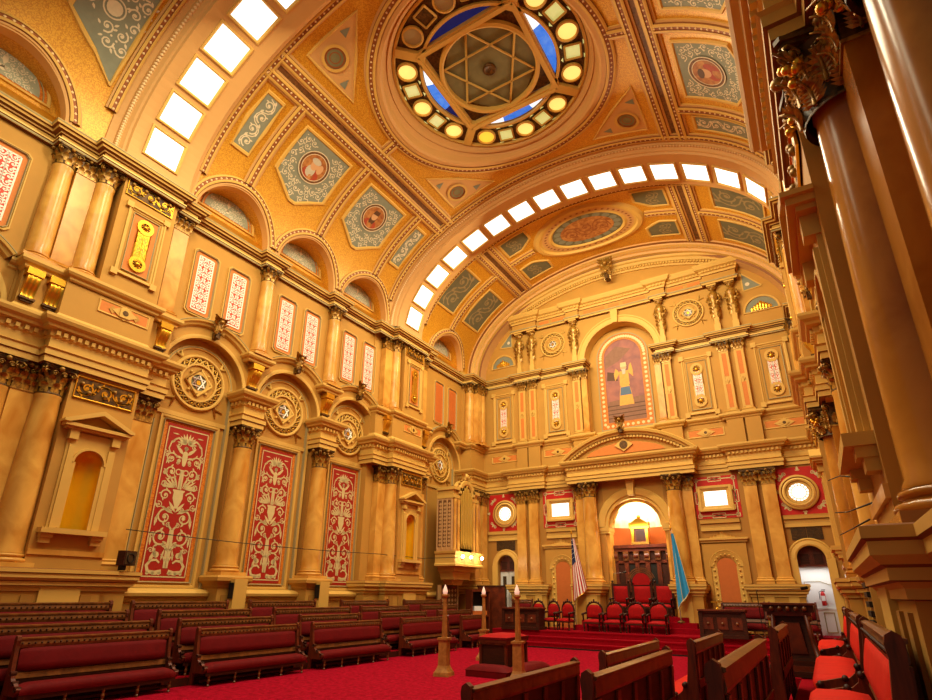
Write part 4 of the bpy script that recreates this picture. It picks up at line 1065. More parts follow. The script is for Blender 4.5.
# spandrel roundels round the oculus
for sx in (-1, 1):
    for sy in (-1, 1):
        c, fn = vmap(YC + sy * 3.82, 3.86, sx)
        p = Proto(); f = MB(); pts = [(-.0, 1.35), (-sy * .0 - .55 * 0, 1.35)]
        tri = [(sy * .62, .75), (sy * .62, -.62), (-sy * .75, -.62)]
        tri = [(sy * .6, 1.5), (sy * .6, -.58), (-sy * 1.5, -.58)]
        outline(f, tri, fn, .08, .05, trimc); p.part('triangular_frame', f)
        g = MB(); fillpoly(g, tri, fn, .02, vaultc); p.part('ground', g)
        m = MB(); R2 = .36
        rg = lambda r0, r1, d, mt: m.add([fn(q * cos(2 * PI * i / 24), q * sin(2 * PI * i / 24), d) for q in (r0, r1) for i in range(24)], [(i, (i + 1) % 24, 24 + (i + 1) % 24, 24 + i) for i in range(24)], mt)
        rg(.001, R2, .03, olive); rg(R2 * .45, R2 * .55, .034, beadc); rg(R2, R2 * 1.28, .07, trimc); rg(R2 * .8, R2 * .95, .036, beadc); p.part('roundel', m)
        for a, b in ((sy * .38, .85), (-sy * .85, -.36)): t_ = MB(); t_.add([fn(a - .02, b + .2, .03), fn(a + .14, b - .14, .03), fn(a - .14, b - .14, .03)], [(0, 1, 2)], greyg); p.part('corner_trefoil', t_)
        p.put('spandrel_roundel', 'olive roundel in the %s %s corner beside the oculus' % ('near' if sy < 0 else 'far', 'left' if sx < 0 else 'right'), 'ceiling panel', tuple(c))
# big oval of the end vault
p = Proto(); c, fn = vmap(23.0, 0, -1); el = lambda k, a: (1.75 * k * sin(a), 2.75 * k * cos(a))
f = MB(); n = 56
def eband(k0, k1, d0, d1, mt, mb): mb.add([fn(*el(k0, 2 * PI * i / n), d0) for i in range(n)] + [fn(*el(k1, 2 * PI * i / n), d1) for i in range(n)], [(i, (i + 1) % n, n + (i + 1) % n, n + i) for i in range(n)], mt)
for a in ((1.04, 1.0, 0, .14), (1.0, .93, .14, .16), (.93, .9, .16, .06), (.9, .86, .06, .06), (.74, .7, .06, .12), (.7, .66, .12, .04)): eband(*a, trimc, f)
p.part('oval_frame', f); f = MB(); eband(.87, .73, .055, .055, vaultc, f)
for i in range(44):
    a = 2 * PI * i / 44; u, v = el(.8, a); q = .055
    f.add([fn(u - q, v, .075), fn(u, v - q * 1.5, .075), fn(u + q, v, .075), fn(u, v + q * 1.5, .075)], [(0, 1, 2, 3)], beadc)
p.part('jewelled_band', f); f = MB(); [eband(k * .067, k * .067 + .067, .03, .03, greyd, f) for k in range(10)]
for i in range(18):
    a = 2 * PI * i / 18; u, v = el(.56, a); f.add([fn(u + .16 * cos(2 * PI * j / 10), v + .2 * sin(2 * PI * j / 10), .036) for j in range(10)], [tuple(range(10))], greyg)
[eband(k * .05, k * .05 + .05, .042, .042, portrait, f) for k in range(10)]; o = rinceau(2.4, 1.2, .35); o.emit(f, beadc, lambda u, v: fn(v, u, .047)); p.part('painted_field', f)
p.put('oval_panel', 'large oval painted medallion at the crown of the end vault', 'ceiling panel', tuple(c))
# ---------------------------------------------------------------- oculus skylight
p = Proto(); ZO = 19.95
def ann(mb, r0, r1, z, mt, a0=0, a1=2 * PI, n=64):
    mb.add([(q * cos(a0 + (a1 - a0) * i / n), q * sin(a0 + (a1 - a0) * i / n), z) for q in (r0, r1) for i in range(n + 1)], [(i, i + 1, n + 2 + i, n + 1 + i) for i in range(n)], mt)
f = MB(); ann(f, 2.4, 3.6, .02, giltd); f.lathe([(3.5, .02), (3.5, -.1), (3.42, -.12), (3.38, .0)], trimc, n=64); f.lathe([(2.52, 0), (2.52, -.1), (2.42, -.1), (2.42, .12)], trimc, n=64)
for k in range(4):
    a = PI / 4 + k * PI / 2
    d = Vector((cos(a), sin(a), 0)); s_ = Vector((-sin(a), cos(a), 0))
    for r0, r1, hw, z in ((2.35, 3.42, .16, -.14),):
        P4 = [d * r0 - s_ * hw, d * r1 - s_ * hw, d * r1 + s_ * hw, d * r0 + s_ * hw]
        f.add([tuple(q + Vector((0, 0, zz))) for zz in (z, .1) for q in P4], [(0, 1, 2, 3), (0, 4, 5, 1), (1, 5, 6, 2), (2, 6, 7, 3), (3, 7, 4, 0)], trimc)
p.part('ring_frame', f)
sq = MB(); q = 2.62
cs = [Vector((q * cos(PI / 4 + k * PI / 2), q * sin(PI / 4 + k * PI / 2), 0)) for k in range(4)]
for k in range(4):
    a, b = cs[k], cs[(k + 1) % 4]; d = (b - a).normalized(); s_ = Vector((-d.y, d.x, 0))
    for hw, z0, z1 in ((.13, .12, -.1), (.06, -.1, -.16)):
        P4 = [a - s_ * hw, b - s_ * hw, b + s_ * hw, a + s_ * hw]
        sq.add([tuple(w_ + Vector((0, 0, zz))) for zz in (z1, z0) for w_ in P4], [(0, 1, 2, 3), (0, 4, 5, 1), (1, 5, 6, 2), (2, 6, 7, 3), (3, 7, 4, 0)], trimc)
p.part('square_beam', sq)
st = MB(); st.lathe([(1.82, .16), (1.82, -.04), (1.72, -.07), (1.66, -.04), (1.66, .16)], trimc, n=56)
R = 1.66
for t in (PI / 6 + PI / 3, PI / 6):
    P3 = [Vector((R * cos(t + 2 * PI * i / 3), R * sin(t + 2 * PI * i / 3), .08)) for i in range(3)]
    for i in range(3): st.tube([P3[i], P3[(i + 1) % 3]], .042, trimc, 6)
p.part('hexagram', st)
pl = MB(); ann(pl, .01, 1.74, .14, olive)
cor = MB()
for k in range(4):
    a = cs[k] * .93; m_ = [a, Vector((1.8 * cos(PI / 4 + k * PI / 2 - .5), 1.8 * sin(PI / 4 + k * PI / 2 - .5), 0)), Vector((1.8 * cos(PI / 4 + k * PI / 2 + .5), 1.8 * sin(PI / 4 + k * PI / 2 + .5), 0))]
    pl.add([(v.x, v.y, .13) for v in m_], [(0, 1, 2)], giltd)
p.part('stone_plate', pl)
h = MB(); h.lathe([(.24, .14), (.25, .06), (.2, .02), (.16, .06), (.02, .06)], giltd, n=20, smooth='b'); p.part('hub', h)
for k in range(4):                       # blue segments between the square and the ring
    g = MB(); a = k * PI / 2
    ap = q * cos(PI / 4)
    for j in range(3):
        b0 = -PI / 4 + j * PI / 6; b1 = b0 + PI / 6
        arc_ = [(2.42 * cos(b0 + (b1 - b0) * i / 8), 2.42 * sin(b0 + (b1 - b0) * i / 8)) for i in range(9)]
        poly = [(ap, ap * tan(b0))] + [(max(x, ap), y) for x, y in arc_] + [(ap, ap * tan(b1))]
        poly = [(x * cos(a) - y * sin(a), x * sin(a) + y * cos(a), .08) for x, y in poly]
        g.add(poly, [tuple(range(len(poly)))], panebd if k == 3 else {0: (panewb, paneb, paneb), 1: (panewb, paneb, panewb), 2: (panebd, paneb, panewb)}[k][j])
    p.part('blue_segment_pane', g)
for k in range(4):
    for j in range(5 if True else 0):
        a = k * PI / 2 - PI / 4 + (j + .5 + .35) * (PI / 2) / 5.7
        g = MB(); x, y = 2.98 * cos(a), 2.98 * sin(a); dim = k == 3
        if j % 2 == 0:
            g.lathe([(.38, -.02), (.38, -.1), (.32, -.12), (.31, -.02)], trimc, x, y, 20); g.add([(x + .315 * cos(2 * PI * i / 18), y + .315 * sin(2 * PI * i / 18), -.04) for i in range(18)], [tuple(range(18))], paned if dim else (paneyg if (k, j) == (1, 4) else paney))
            p.part('roundel_pane', g)
        else:
            u = Vector((cos(a), sin(a), 0)); v = Vector((-sin(a), cos(a), 0)); c0 = Vector((x, y, 0))
            sqp = [c0 + u * .27 + v * .27, c0 - u * .27 + v * .27, c0 - u * .27 - v * .27, c0 + u * .27 - v * .27]
            g.add([tuple(w_ + Vector((0, 0, -.03))) for w_ in sqp], [(0, 1, 2, 3)], giltd if dim else paneg)
            for i in range(4): g.tube([sqp[i] + Vector((0, 0, -.05)), sqp[(i + 1) % 4] + Vector((0, 0, -.05))], .04, trimc, 5)
            for e in (-1, 1):
                for e2 in (-1, 1):
                    c1 = c0 + u * e * .36 + v * e2 * .26
                    g.add([tuple(c1 + u * .08 * e + Vector((0, 0, -.02))), tuple(c1 - v * .1 + Vector((0, 0, -.02))), tuple(c1 + v * .1 + Vector((0, 0, -.02)))], [(0, 1, 2)], giltd if dim else paneg)
            p.part('floral_pane', g)
p.put('oculus_skylight', 'round stained glass skylight with hexagram and blue segments in the vault', 'skylight', (0, YC, ZO))
# ---------------------------------------------------------------- far wall with the throne arch
TF = lambda x, w, z: (x, YF - w, z)
F = lambda x, w, z=0: (x, YF - w, z)
w = MB(TF)
AW, AZ = 1.45, 5.22
for s in (-1, 1):
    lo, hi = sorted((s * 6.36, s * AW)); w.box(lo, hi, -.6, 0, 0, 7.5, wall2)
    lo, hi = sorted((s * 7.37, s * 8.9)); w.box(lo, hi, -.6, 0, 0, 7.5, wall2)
    w.prism([(s * 6.865 - .505, 3.55)] + arcpts(s * 6.865, 3.55, .505, PI, 0, 16)[1:] + [(s * 6.865 + .505, 7.5), (s * 6.865 - .505, 7.5)], -.6, 0, wall2)
w.prism([(-AW, AZ)] + arcpts(0, AZ, AW, PI, 0, 28)[1:] + [(AW, 7.5), (-AW, 7.5)], -.6, 0, wallc)
RW = 1.88
for s in (-1, 1):
    lo, hi = sorted((s * RW, s * 8.9)); w.box(lo, hi, -.6, 0, 7.5, 20, wallc)
w.box(-RW, RW, -.6, 0, 7.5, 10.0, wallc)
w.prism([(-RW, 14.05)] + arcpts(0, 14.05, RW, PI, 0, 28)[1:] + [(RW, 20), (-RW, 20)], -.6, 0, wallc)
w.box(-RW - .1, RW + .1, -.75, -.6, 9.8, 16.2, wallc)
struct('wall_far', w, 'ochre end wall with the throne arch and two small arched doors', 'wall')
# throne recess
w = MB(TF)
for s in (-1, 1): w.box(s * AW - (.25 if s < 0 else 0), s * AW + (.25 if s > 0 else 0), -1.9, -.55, 0, 7, panelo)
w.grid(lambda u, v: (1.5 * cos(PI * u), -.6 - 1.3 * sin(PI * u), .9 + 4.4 * v), 24, 2, panelo)
w.grid(lambda u, v: (1.5 * cos(PI * u) * cos(PI / 2 * v), -.6 - 1.3 * sin(PI * u) * cos(PI / 2 * v), 5.3 + 1.55 * sin(PI / 2 * v)), 24, 10, apse)
w.box(-1.7, 1.7, -2.1, -.5, 0, 1.25, stepr)
struct('wall_apse', w, 'glowing gold half domed recess behind the throne', 'wall')
# mouldings
t = MB(TF)
STR = [(-.02, 4.78), (.05, 4.8), (.05, 4.95), (.0, 4.97), (0, 5.1), (.08, 5.12), (.1, 5.22), (.12, 5.28), (-.02, 5.3)]
lowp = [(8.7, .02), (6.5, .02), (6.5, .28), (4.45, .28), (4.45, .02), (3.0, .02), (3.0, .6), (-3.0, .6), (-3.0, .02), (-4.45, .02), (-4.45, .28), (-6.5, .28), (-6.5, .02), (-8.7, .02)][::-1]
plan_sweep(t, lowp, LOWE, polym(LOWE)); dentils(t, lowp, .06, 8.04, 8.15, trimc)
t.add([(-3.0, 0, 7.36), (3.0, 0, 7.36), (3.0, .6, 7.36), (-3.0, .6, 7.36)], [(0, 1, 2, 3)], wall2); t.add([(-8.7, 0, 8.48), (8.7, 0, 8.48), (8.7, .3, 8.47), (3, .3, 8.47), (3, .9, 8.47), (-3, .9, 8.47), (-3, .3, 8.47), (-8.7, .3, 8.47)], [tuple(range(8))], trimc)
sp = [(x, max(y, .02)) for x, y in [(-8.7, 0), (-6.05, 0), (-6.05, .2), (-4.5, .2), (-4.5, 0), (-2.75, 0), (-2.75, .24), (-1.6, .24), (-1.6, 0), (1.6, 0), (1.6, .24), (2.75, .24), (2.75, 0), (4.5, 0), (4.5, .2), (6.05, .2), (6.05, 0), (8.7, 0)]]
plan_sweep(t, sp, SILL, polym(SILL))
for a, b in ((-8.7, -1.9), (1.9, 8.7)):
    q = [(-8.7, .02), (-6.05, .02), (-6.05, .22), (-4.5, .22), (-4.5, .02), (-2.75, .02), (-2.75, .26), (-1.9, .26), (-1.9, -.3)]
    if a > 0: q = [(-x, y) for x, y in q[::-1]]
    plan_sweep(t, q, UP, polym(UP)); plan_sweep(t, q, [(.265, 13.95), (.28, 13.98), (.26, 14.01)], line); plan_sweep(t, q, [(.055, 13.52), (.062, 13.54), (.055, 13.57)], line)
for s in (-1, 1):                              # blocks between the ledges
    for x0, x1, d, z0, z1 in ((4.62, 5.3, .2, 8.5, 9.7), (5.38, 6.0, .2, 8.5, 9.7), (1.75, 2.7, .22, 8.5, 9.7)):
        a, b = sorted((s * x0, s * x1)); t.box(a, b, 0, d, z0, z1, wallc)
    for x0, x1 in ((2.9, 4.5), (6.15, 7.9)):    # strips under the red fields
        a, b = sorted((s * x0, s * x1)); plan_sweep(t, [(a, .02), (b, .02)], STR, polym(STR))
    # arched door frames
    t.arc([(0, 0), (0, .1), (.06, .12), (.2, .08), (.26, .1), (.3, .06), (.3, 0)], s * 6.865, 3.55, .5, 0, PI, 24, trimc)
    for q in (-1, 1):
        x = s * 6.865 + q * .65; t.box(x - .15, x + .15, 0, .1, 0, 3.55, trimc)
    # throne arch jamb piers and impost
    t.box(min(s * 1.46, s * 1.3), max(s * 1.46, s * 1.3), -.75, -.2, .9, 5.0, marble); a, b = sorted((s * 1.24, s * 1.75))
    t.box(a, b, -.8, .06, 5.02, 5.24, trimc); t.box(a + .03, b - .03, -.78, .03, 4.92, 5.02, trimc)
t.arc([(-.32, -.5), (-.32, -.2), (-.18, -.18), (-.16, -.02), (-.04, .0), (0, .06), (.2, .1), (.3, .12), (.34, .06), (.34, 0)], 0, AZ, AW, 0, PI, 36, trimc)
t.prism([(-.13, 6.62), (.13, 6.62), (.2, 7.36), (-.2, 7.36)], 0, .3, trimc)
# painting arch archivolt and attic
t.arc([(-.05, -.55), (-.02, -.3), (0, .05), (.1, .08), (.26, .08), (.3, .12), (.36, .12), (.36, 0)], 0, 14.05, RW, 0, PI, 36, trimc)
for s in (-1, 1): t.box(min(s * RW, s * (RW - .08)), max(s * RW, s * (RW - .08)), -.5, .0, 9.96, 14.05, trimc)
ap = [(-6.05, -.1), (-6.05, .32), (-4.55, .32), (-4.55, .12), (-2.7, .12), (-2.7, .3), (-1.98, .3), (-1.98, .12), (1.98, .12), (1.98, .3), (2.7, .3), (2.7, .12), (4.55, .12), (4.55, .32), (6.05, .32), (6.05, -.1)]
ATT = [(0, 16.6), (.05, 16.62), (.05, 16.72), (.09, 16.76), (.0, 16.8), (0, 17.12), (.05, 17.14), (.07, 17.24), (.12, 17.28), (.12, 17.36), (.26, 17.42), (.3, 17.5), (.34, 17.58), (.34, 17.66), (0, 17.7)]
plan_sweep(t, ap, ATT, polym(ATT)); dentils(t, ap, .07, 17.26, 17.37, trimc, step=.15, w=.09, out=.1)
plan_sweep(t, ap, [(.093, 16.72), (.1, 16.75), (.093, 16.78)], line)
for x0, x1 in ((-4.4, -3.8), (-3.6, -2.85), (-1.7, -.5), (-.3, .3), (.5, 1.7), (2.85, 3.6), (3.8, 4.4)): t.box(x0, x1, .12, .135, 16.88, 17.04, orange)
# segmental pediments
def segped(hw, z, rise, d, prof, mt, tym):
    R = (hw * hw + rise * rise) / (2 * rise); cz = z + rise - R; a = asin(hw / R)
    t.arc(prof, 0, cz, R, PI / 2 - a, PI / 2 + a, 40, mt, y=0)
    t.prism([(-hw, z)] + arcpts(0, cz, R, PI / 2 + a, PI / 2 - a, 30) + [(hw, z)], 0, d, tym)
    return cz, R, a
cz, R, a = segped(3.3, 8.47, 1.3, .6, [(-.45, 0), (-.45, .62), (-.4, .68), (-.3, .68), (-.28, .78), (-.2, .8), (-.16, .92), (-.04, .96), (0, .9), (0, 0)], trimc, wallc)
for i in range(36):
    b = PI / 2 + a * .86 * (2 * (i + .5) / 36 - 1); x, z = (R - .36) * cos(b), cz + (R - .36) * sin(b)
    t.box(x - .05, x + .05, .62, .76, z - .06, z + .05, trimc)
t.prism([(-1.9, 8.6)] + arcpts(0, cz, R - .62, PI / 2 + .42, PI / 2 - .42, 16) + [(1.9, 8.6)], .6, .63, orange)
t.prism([(-.45, 9.0), (0, 9.32), (.45, 9.0), (0, 8.68)], .6, .7, trimc); t.disc(0, 9.0, .2, .72, giltd, 16)
cz, R, a = segped(6.35, 17.66, 1.5, .2, [(-.5, 0), (-.5, .3), (-.42, .34), (-.3, .34), (-.28, .44), (-.16, .5), (-.12, .6), (-.02, .64), (0, .6), (0, 0)], trimc, wallc)
for i in range(80):
    b = PI / 2 + a * .93 * (2 * (i + .5) / 80 - 1); x, z = (R - .36) * cos(b), cz + (R - .36) * sin(b)
    t.box(x - .045, x + .045, .3, .44, z - .06, z + .05, trimc)
t.arc([(-.06, .0), (-.05, .06), (.05, .06), (.06, 0)], 0, cz, R - .75, PI / 2 - a * .55, PI / 2 + a * .55, 30, orange, y=0)
for i in range(46):
    b = PI / 2 + a * .9 * (2 * (i + .5) / 46 - 1); t.ball((R + .1) * cos(b), .45, cz + (R + .1) * sin(b), .1, gilt, 6, 4)
struct('trim_6', t, 'entablatures, ledges, pediments and arch mouldings of the far wall', 'moulding')
# end arch of the vault
t = MB()
fr = [(tuple(vpt(25.5, PI * i / 72)), (0, 1, 0), tuple(vn(PI * i / 72))) for i in range(73)]
t.sweep([(0, 0), (0, .08), (.12, .12), (.14, .2), (.5, .22), (.54, .34), (.7, .36), (.74, .46), (1.3, .5)], fr, [vaultc, umber, vaultc, goldline, vaultc, trimc, umber, vaultc])
for i in range(150):
    ti = PI * (i + .5) / 150; p0 = vpt(25.8, ti, .24); t.add([tuple(p0 + v) for v in (Vector((0, -.06, 0)), vtan(ti) * .05, Vector((0, .06, 0)), -vtan(ti) * .05, vn(ti) * .05)], [(0, 1, 4), (1, 2, 4), (2, 3, 4), (3, 0, 4)], dotc, True)
struct('trim_9', t, 'beaded arch moulding where the vault meets the far wall', 'moulding')
# ---- columns and pilasters
for s, nm in ((-1, 'left'), (1, 'right')):
    P_farcol.put('column', 'tall marble column at the %s of the throne arch' % nm, 'column', F(s * 2.0, .38))
    P_farpil.put('pilaster', 'marble pilaster beside the %s throne column' % nm, 'pilaster', F(s * 2.52, .02))
    for x, q in ((5.125, 'inner'), (5.83, 'outer')): P_farpil.put('pilaster', '%s of the two marble pilasters between door and alcove, far wall %s' % (q, nm), 'pilaster', F(s * x, .02))
    for x, q in ((4.95, 'inner'), (5.6, 'outer')): P_farup.put('upper_pilaster', '%s of the paired upper pilasters with orange inlay, far wall %s' % (q, nm), 'pilaster', F(s * x, 0))
    P_farup.put('upper_pilaster', 'upper pilaster with orange inlay just %s of the painting' % nm, 'pilaster', F(s * 2.35, .03))
    P_uppil.put('upper_pilaster', 'plain marble upper pilaster hugging the %s edge of the painting arch' % nm, 'pilaster', F(s * 1.92, -.06), scale=(.6, 1, 1))
    b = MB(W); plan_sweep(b, [(-.95, 0), (-.95, .32), (.95, .32), (.95, 0)], PEDP, polym(PEDP))
    for x in (-.5, .36): b.box(x, x + .36, .32, .35, 1.0, 2.1, trimc)
    one('pedestal', b, 'pedestal under the paired marble pilasters, far wall %s' % nm, 'pedestal', F(s * 5.48, 0))
    b = MB(W); plan_sweep(b, [(-.7, 0), (-.7, .85), (.38, .85), (.38, 0)] if s < 0 else [(-.38, 0), (-.38, .85), (.7, .85), (.7, 0)], PEDP, polym(PEDP)); b.box(-.25, .25, .85, .88, 1.0, 2.1, trimc); b.add([(x, y, 2.57) for x, y in ([(-.7, 0), (.38, 0), (.38, .85), (-.7, .85)] if s < 0 else [(-.38, 0), (.7, 0), (.7, .85), (-.38, .85)])], [(0, 1, 2, 3)], trimc)
    one('pedestal', b, 'square pedestal under the %s throne column' % nm, 'pedestal', F(s * 2.05, 0))
    # red fields with windows
    f = MB(); f.box(-.9, .9, -.02, 0, 0, 1.98, redwall); o = Orn()
    for i in range(8):
        a = PI / 4 * i; x, y = .84 * cos(a), .99 + .84 * sin(a); o.leaf(x, y, a, .2, .1)
        for d in (-1, 1):
            if i % 2: o.spiral(x + .14 * cos(a + d * 1.3), y + .14 * sin(a + d * 1.3), a, d, .08, .03, leaves=False); o.leaf(x, y, a + d * .9, .22, .08)
            else: o.leaf(x, y, a + d * 1.2, .1, .05)
    o.emit(f, orn, lambda u, v: (u, -.026, v)); one('red_wall_panel', f, 'red wall field with pale palmettes round the %s circular window' % nm, 'wall panel', F(s * 6.98, 0, 5.28))
    f = Proto(); g = MB(); R_ = .66
    g.arc([(-.3, .0), (-.3, .04), (-.2, .05), (-.18, .1), (-.12, .12), (-.06, .08), (-.02, .12), (.03, .1), (.06, .08), (.06, 0)], 0, 0, R_, 0, 2 * PI, 44, [trimc, trimc, umber, trimc, goldline, umber, trimc, trimc, trimc]); f.part('frame', g)
    g = MB(); g.disc(0, 0, .37, -.03, panew, 30); f.part('pane', g)
    g = MB()
    for i in range(16):
        a = PI / 8 * i; g.tube([(.26 * cos(a), -.04, .26 * sin(a)), (.37 * cos(a), -.04, .37 * sin(a))], .014, gold, 4)
    g.arc([(-.012, 0), (-.012, .05), (.012, .05), (.012, 0)], 0, 0, .27, 0, 2 * PI, 24, gold); f.part('lead_tracery', g)
    f.put('window_1' if s < 0 else 'window_4', 'round glowing window in the red field at the far %s corner' % nm, 'window', F(s * 6.88, .03, 6.2))['kind'] = 'structure'
    f = MB(); f.box(-.93, .93, -.02, 0, 0, 1.86, redwall); o = Orn()
    o.rect(-.78, .78, .12, 1.74, .045)
    for x, y in ((0, .12), (0, 1.74), (-.78, .93), (.78, .93)):
        h = (.26, .1) if x == 0 else (.1, .26)
        o.rect(x - h[0], x + h[0], y - h[1], y + h[1], .035); o.disc(x, y, .05); o.leaf(x, y, 0 if x == 0 else PI / 2, .18, .06); o.leaf(x, y, PI if x == 0 else -PI / 2, .18, .06)
    for x in (-.78, .78):
        for y in (.12, 1.74): o.rect(x - .07, x + .07, y - .07, y + .07, .03); o.disc(x, y, .03, 6)
    o.emit(f, orn, lambda u, v: (u, -.026, v)); one('red_wall_panel', f, 'red wall field with pale meander border round the %s square window' % nm, 'wall panel', F(s * 3.72, 0, 5.33))
    f = Proto(); g = MB(); frame_bar(g, -.7, .7, -.56, .56, .24, .14, trimc); f.part('frame', g)
    for sx in (-1, 1):
        for sz in (-1, 1): g2 = None
    for sx in (-1, 1):
        for sz in (-1, 1): g = MB(); g.box(sx * .66 - .1, sx * .66 + .1, -.1, 0, sz * .42 - .1, sz * .42 + .1, trimc); f.part('corner_ear', g)
    g = MB(); g.box(-.47, .47, -.04, -.0, -.36, .36, panew); f.part('pane', g)
    f.put('window_2' if s < 0 else 'window_3', 'square glowing window in the red field %s of the throne' % nm, 'window', F(s * 3.68, .03, 6.2))['kind'] = 'structure'
    # alcove with orange panel
    f = Proto(); g = MB(W)
    g.prism([(-.76, 0), (-.62, 0), (-.62, 3.3)] + arcpts(0, 3.3, .62, PI, 0, 20)[1:] + [(.62, 0), (.76, 0), (.76, 2.6), (.88, 2.6), (.88, 4.25), (-.88, 4.25), (-.88, 2.6), (-.76, 2.6)], 0, .1, wallc)
    g.arc([(-.22, 0), (-.22, .02), (-.16, .05), (0, .1), (.05, .12), (.06, .1)], 0, 3.3, .62, 0, PI, 24, trimc)
    for q in (-1, 1):
        g.box(q * .5 - .12, q * .5 + .12, 0, .04, 0, 3.3, trimc)
        for k in range(12): g.ball(q * .5, .05, .5 + k * .24, .05, trimc, 6, 4)
    for k in range(9): g.ball(.5 * cos(PI * (k + .5) / 9), .05, 3.3 + .5 * sin(PI * (k + .5) / 9), .05, trimc, 6, 4)
    f.part('surround', g); g = MB(W); g.prism([(-.4, 0)] + [(-.4, 3.25)] + arcpts(0, 3.25, .4, PI, 0, 18)[1:] + [(.4, 0)], 0, .02, panelo); f.part('orange_panel', g)
    g = MB(W); g.box(-1.0, 1.0, 0, .2, 4.4, 4.48, trimc); g.box(-.95, .95, 0, .12, 4.3, 4.4, trimc)
    for k in range(7): acanthus(g, (-.42 + .14 * k, .12, 4.46), (0, 1, 0), .34 - abs(k - 3) * .08, .1, trimc, .2)
    f.part('crest', g); f.put('arched_alcove', 'arched alcove with flat orange panel, far wall %s of the throne' % nm, 'alcove', F(s * 3.72, 0, 0))
    g = MB(); 
    for x in (-.28, .28): g.box(x - .27, x + .27, -.03, 0, 0, .5, vent); [g.box(x - .25, x + .25, -.04, -.03, .04 + .06 * k, .06 + .06 * k, giltd) for k in range(8)]
    one('vent_grille', g, 'dark double vent grille over the %s far door' % nm, 'vent', F(s * 6.88, 0, 4.28))
    # upper framed panels and lozenges
    for x, q in ((6.86, 'outer'), (3.66, 'inner')):
        P_carw.put('pierced_wall_panel', '%s framed white pierced panel, %s upper far wall' % (q, nm), 'wall panel', F(s * x, 0, 11.62), scale=(1.18, 1, 1.3))
        f = MB(); frame_bar(f, -.8, .8, -.2, .2, .05, .03, trimc); f.box(-.74, .74, -.01, 0, -.15, .15, orange); f.prism([(-.4, 0), (0, .22), (.4, 0), (0, -.22)], -.04, 0, trimc); f.prism([(-.2, 0), (0, .16), (.2, 0), (0, -.16)], -.07, -.04, trimc); f.disc(0, 0, .07, -.075, giltd, 10)
        one('lozenge_panel', f, '%s small lozenge panel under the ledge, %s upper far wall' % (q, nm), 'wall panel', F(s * x, 0, 9.24))
    # attic
    P_ros.put('star_rosette', 'white star rosette in the attic %s of the painting' % nm, 'rosette', F(s * 3.65, 0, 15.5), scale=.8)
    f = Proto(); g = MB(); g.arc([(-.03, 0), (-.03, .05), (.05, .06), (.06, 0)], 0, 0, .72, 0, PI, 20, trimc); g.box(-.78, .78, -.05, 0, -.05, 0, trimc); f.part('frame', g)
    g = MB(); g.prism(arcpts(0, 0, .68, 0, PI, 20), -.012, 0, greyg)
    for k in range(7): acanthus(g, (-.36 + .12 * k, -.02, .04), (0, -1, 0), .5 - abs(k - 3) * .1, .09, gold, .15)
    f.part('painted_field', g); f.put('lunette_panel', 'small sage lunette with gilded leaves in the %s attic corner' % nm, 'lunette', F(s * 6.85, .0, 14.78))
    g = MB(); tri = [(-s * .42, 0), (-s * .42, 1.0), (s * .4, .08)]; g.prism(tri, -.02, 0, greyg); g.disc(-s * .2, .32, .1, -.03, paleorn, 12); o = Orn(); [o.ribbon([tri[k], tri[(k + 1) % 3]], .06) for k in range(3)]; o.emit(g, trimc, lambda u, v: (u, -.03, v))
    one('sage_triangle', g, 'triangular sage panel above the %s attic lunette' % nm, 'wall panel', F(s * 6.65, 0, 15.95))
# gilded herms of the attic
P_herm = Proto(); g = MB()
g.box(-.14, .14, -.22, 0, -.44, 0, trimc); g.taper(0, -.1, 0, 1.25, .1, .1, .17, .13, trimc); P_herm.part('tapered_shaft', g); g = MB()
g.lathe([(.12, .85), (.17, 1.0), (.14, 1.15), (.19, 1.35), (.24, 1.5), (.2, 1.68), (.09, 1.78), (.07, 1.84)], gilt, 0, -.14, 12, smooth='b'); g.ball(0, -.16, 1.94, .12, gilt, 10, 7, 1.2)
for q in (-1, 1): g.tube([(q * .2, -.14, 1.62), (q * .3, -.2, 1.3), (q * .16, -.26, 1.12)], .07, gilt, 6, .05); [acanthus(g, (q * .14, -.2, .35 + .2 * k), (q * .5, -.85, 0), .4, .1, gilt, .4) for k in range(3)]
P_herm.part('winged_figure', g); g = MB(); g.box(-.22, .22, -.32, 0, 2.06, 2.14, trimc); [acanthus(g, (q * .1, -.2, 1.9), (q * .5, -.8, 0), .2, .08, gilt, .7) for q in (-1, 0, 1)]; g.box(-.17, .17, -.28, 0, 1.98, 2.06, gilt); P_herm.part('capital', g)
for s, nm in ((-1, 'left'), (1, 'right')):
    for x, q in ((2.34, 'single herm next to the painting arch'), (4.9, 'inner herm of the attic pair'), (5.7, 'outer herm of the attic pair')):
        P_herm.put('attic_herm', 'gilded winged figure pier, %s, %s' % (q, nm), 'herm', F(s * x, .02, 14.46))
P_key.put('keystone_ornament', 'gilded leaf cluster at the top of the attic pediment', 'keystone', F(0, .55, 18.75), scale=1.15)
P_key.put('keystone_ornament', 'gilded shell crest above the segmental pediment over the throne', 'keystone', F(0, .75, 9.95), scale=.8)
g = MB(); g.prism([(-.15, 15.85), (.15, 15.85), (.2, 16.62), (-.2, 16.62)], -.28, 0, trimc); one('arch_keystone', g, 'plain fluted keystone above the painting', 'keystone', F(0, 0, 0))
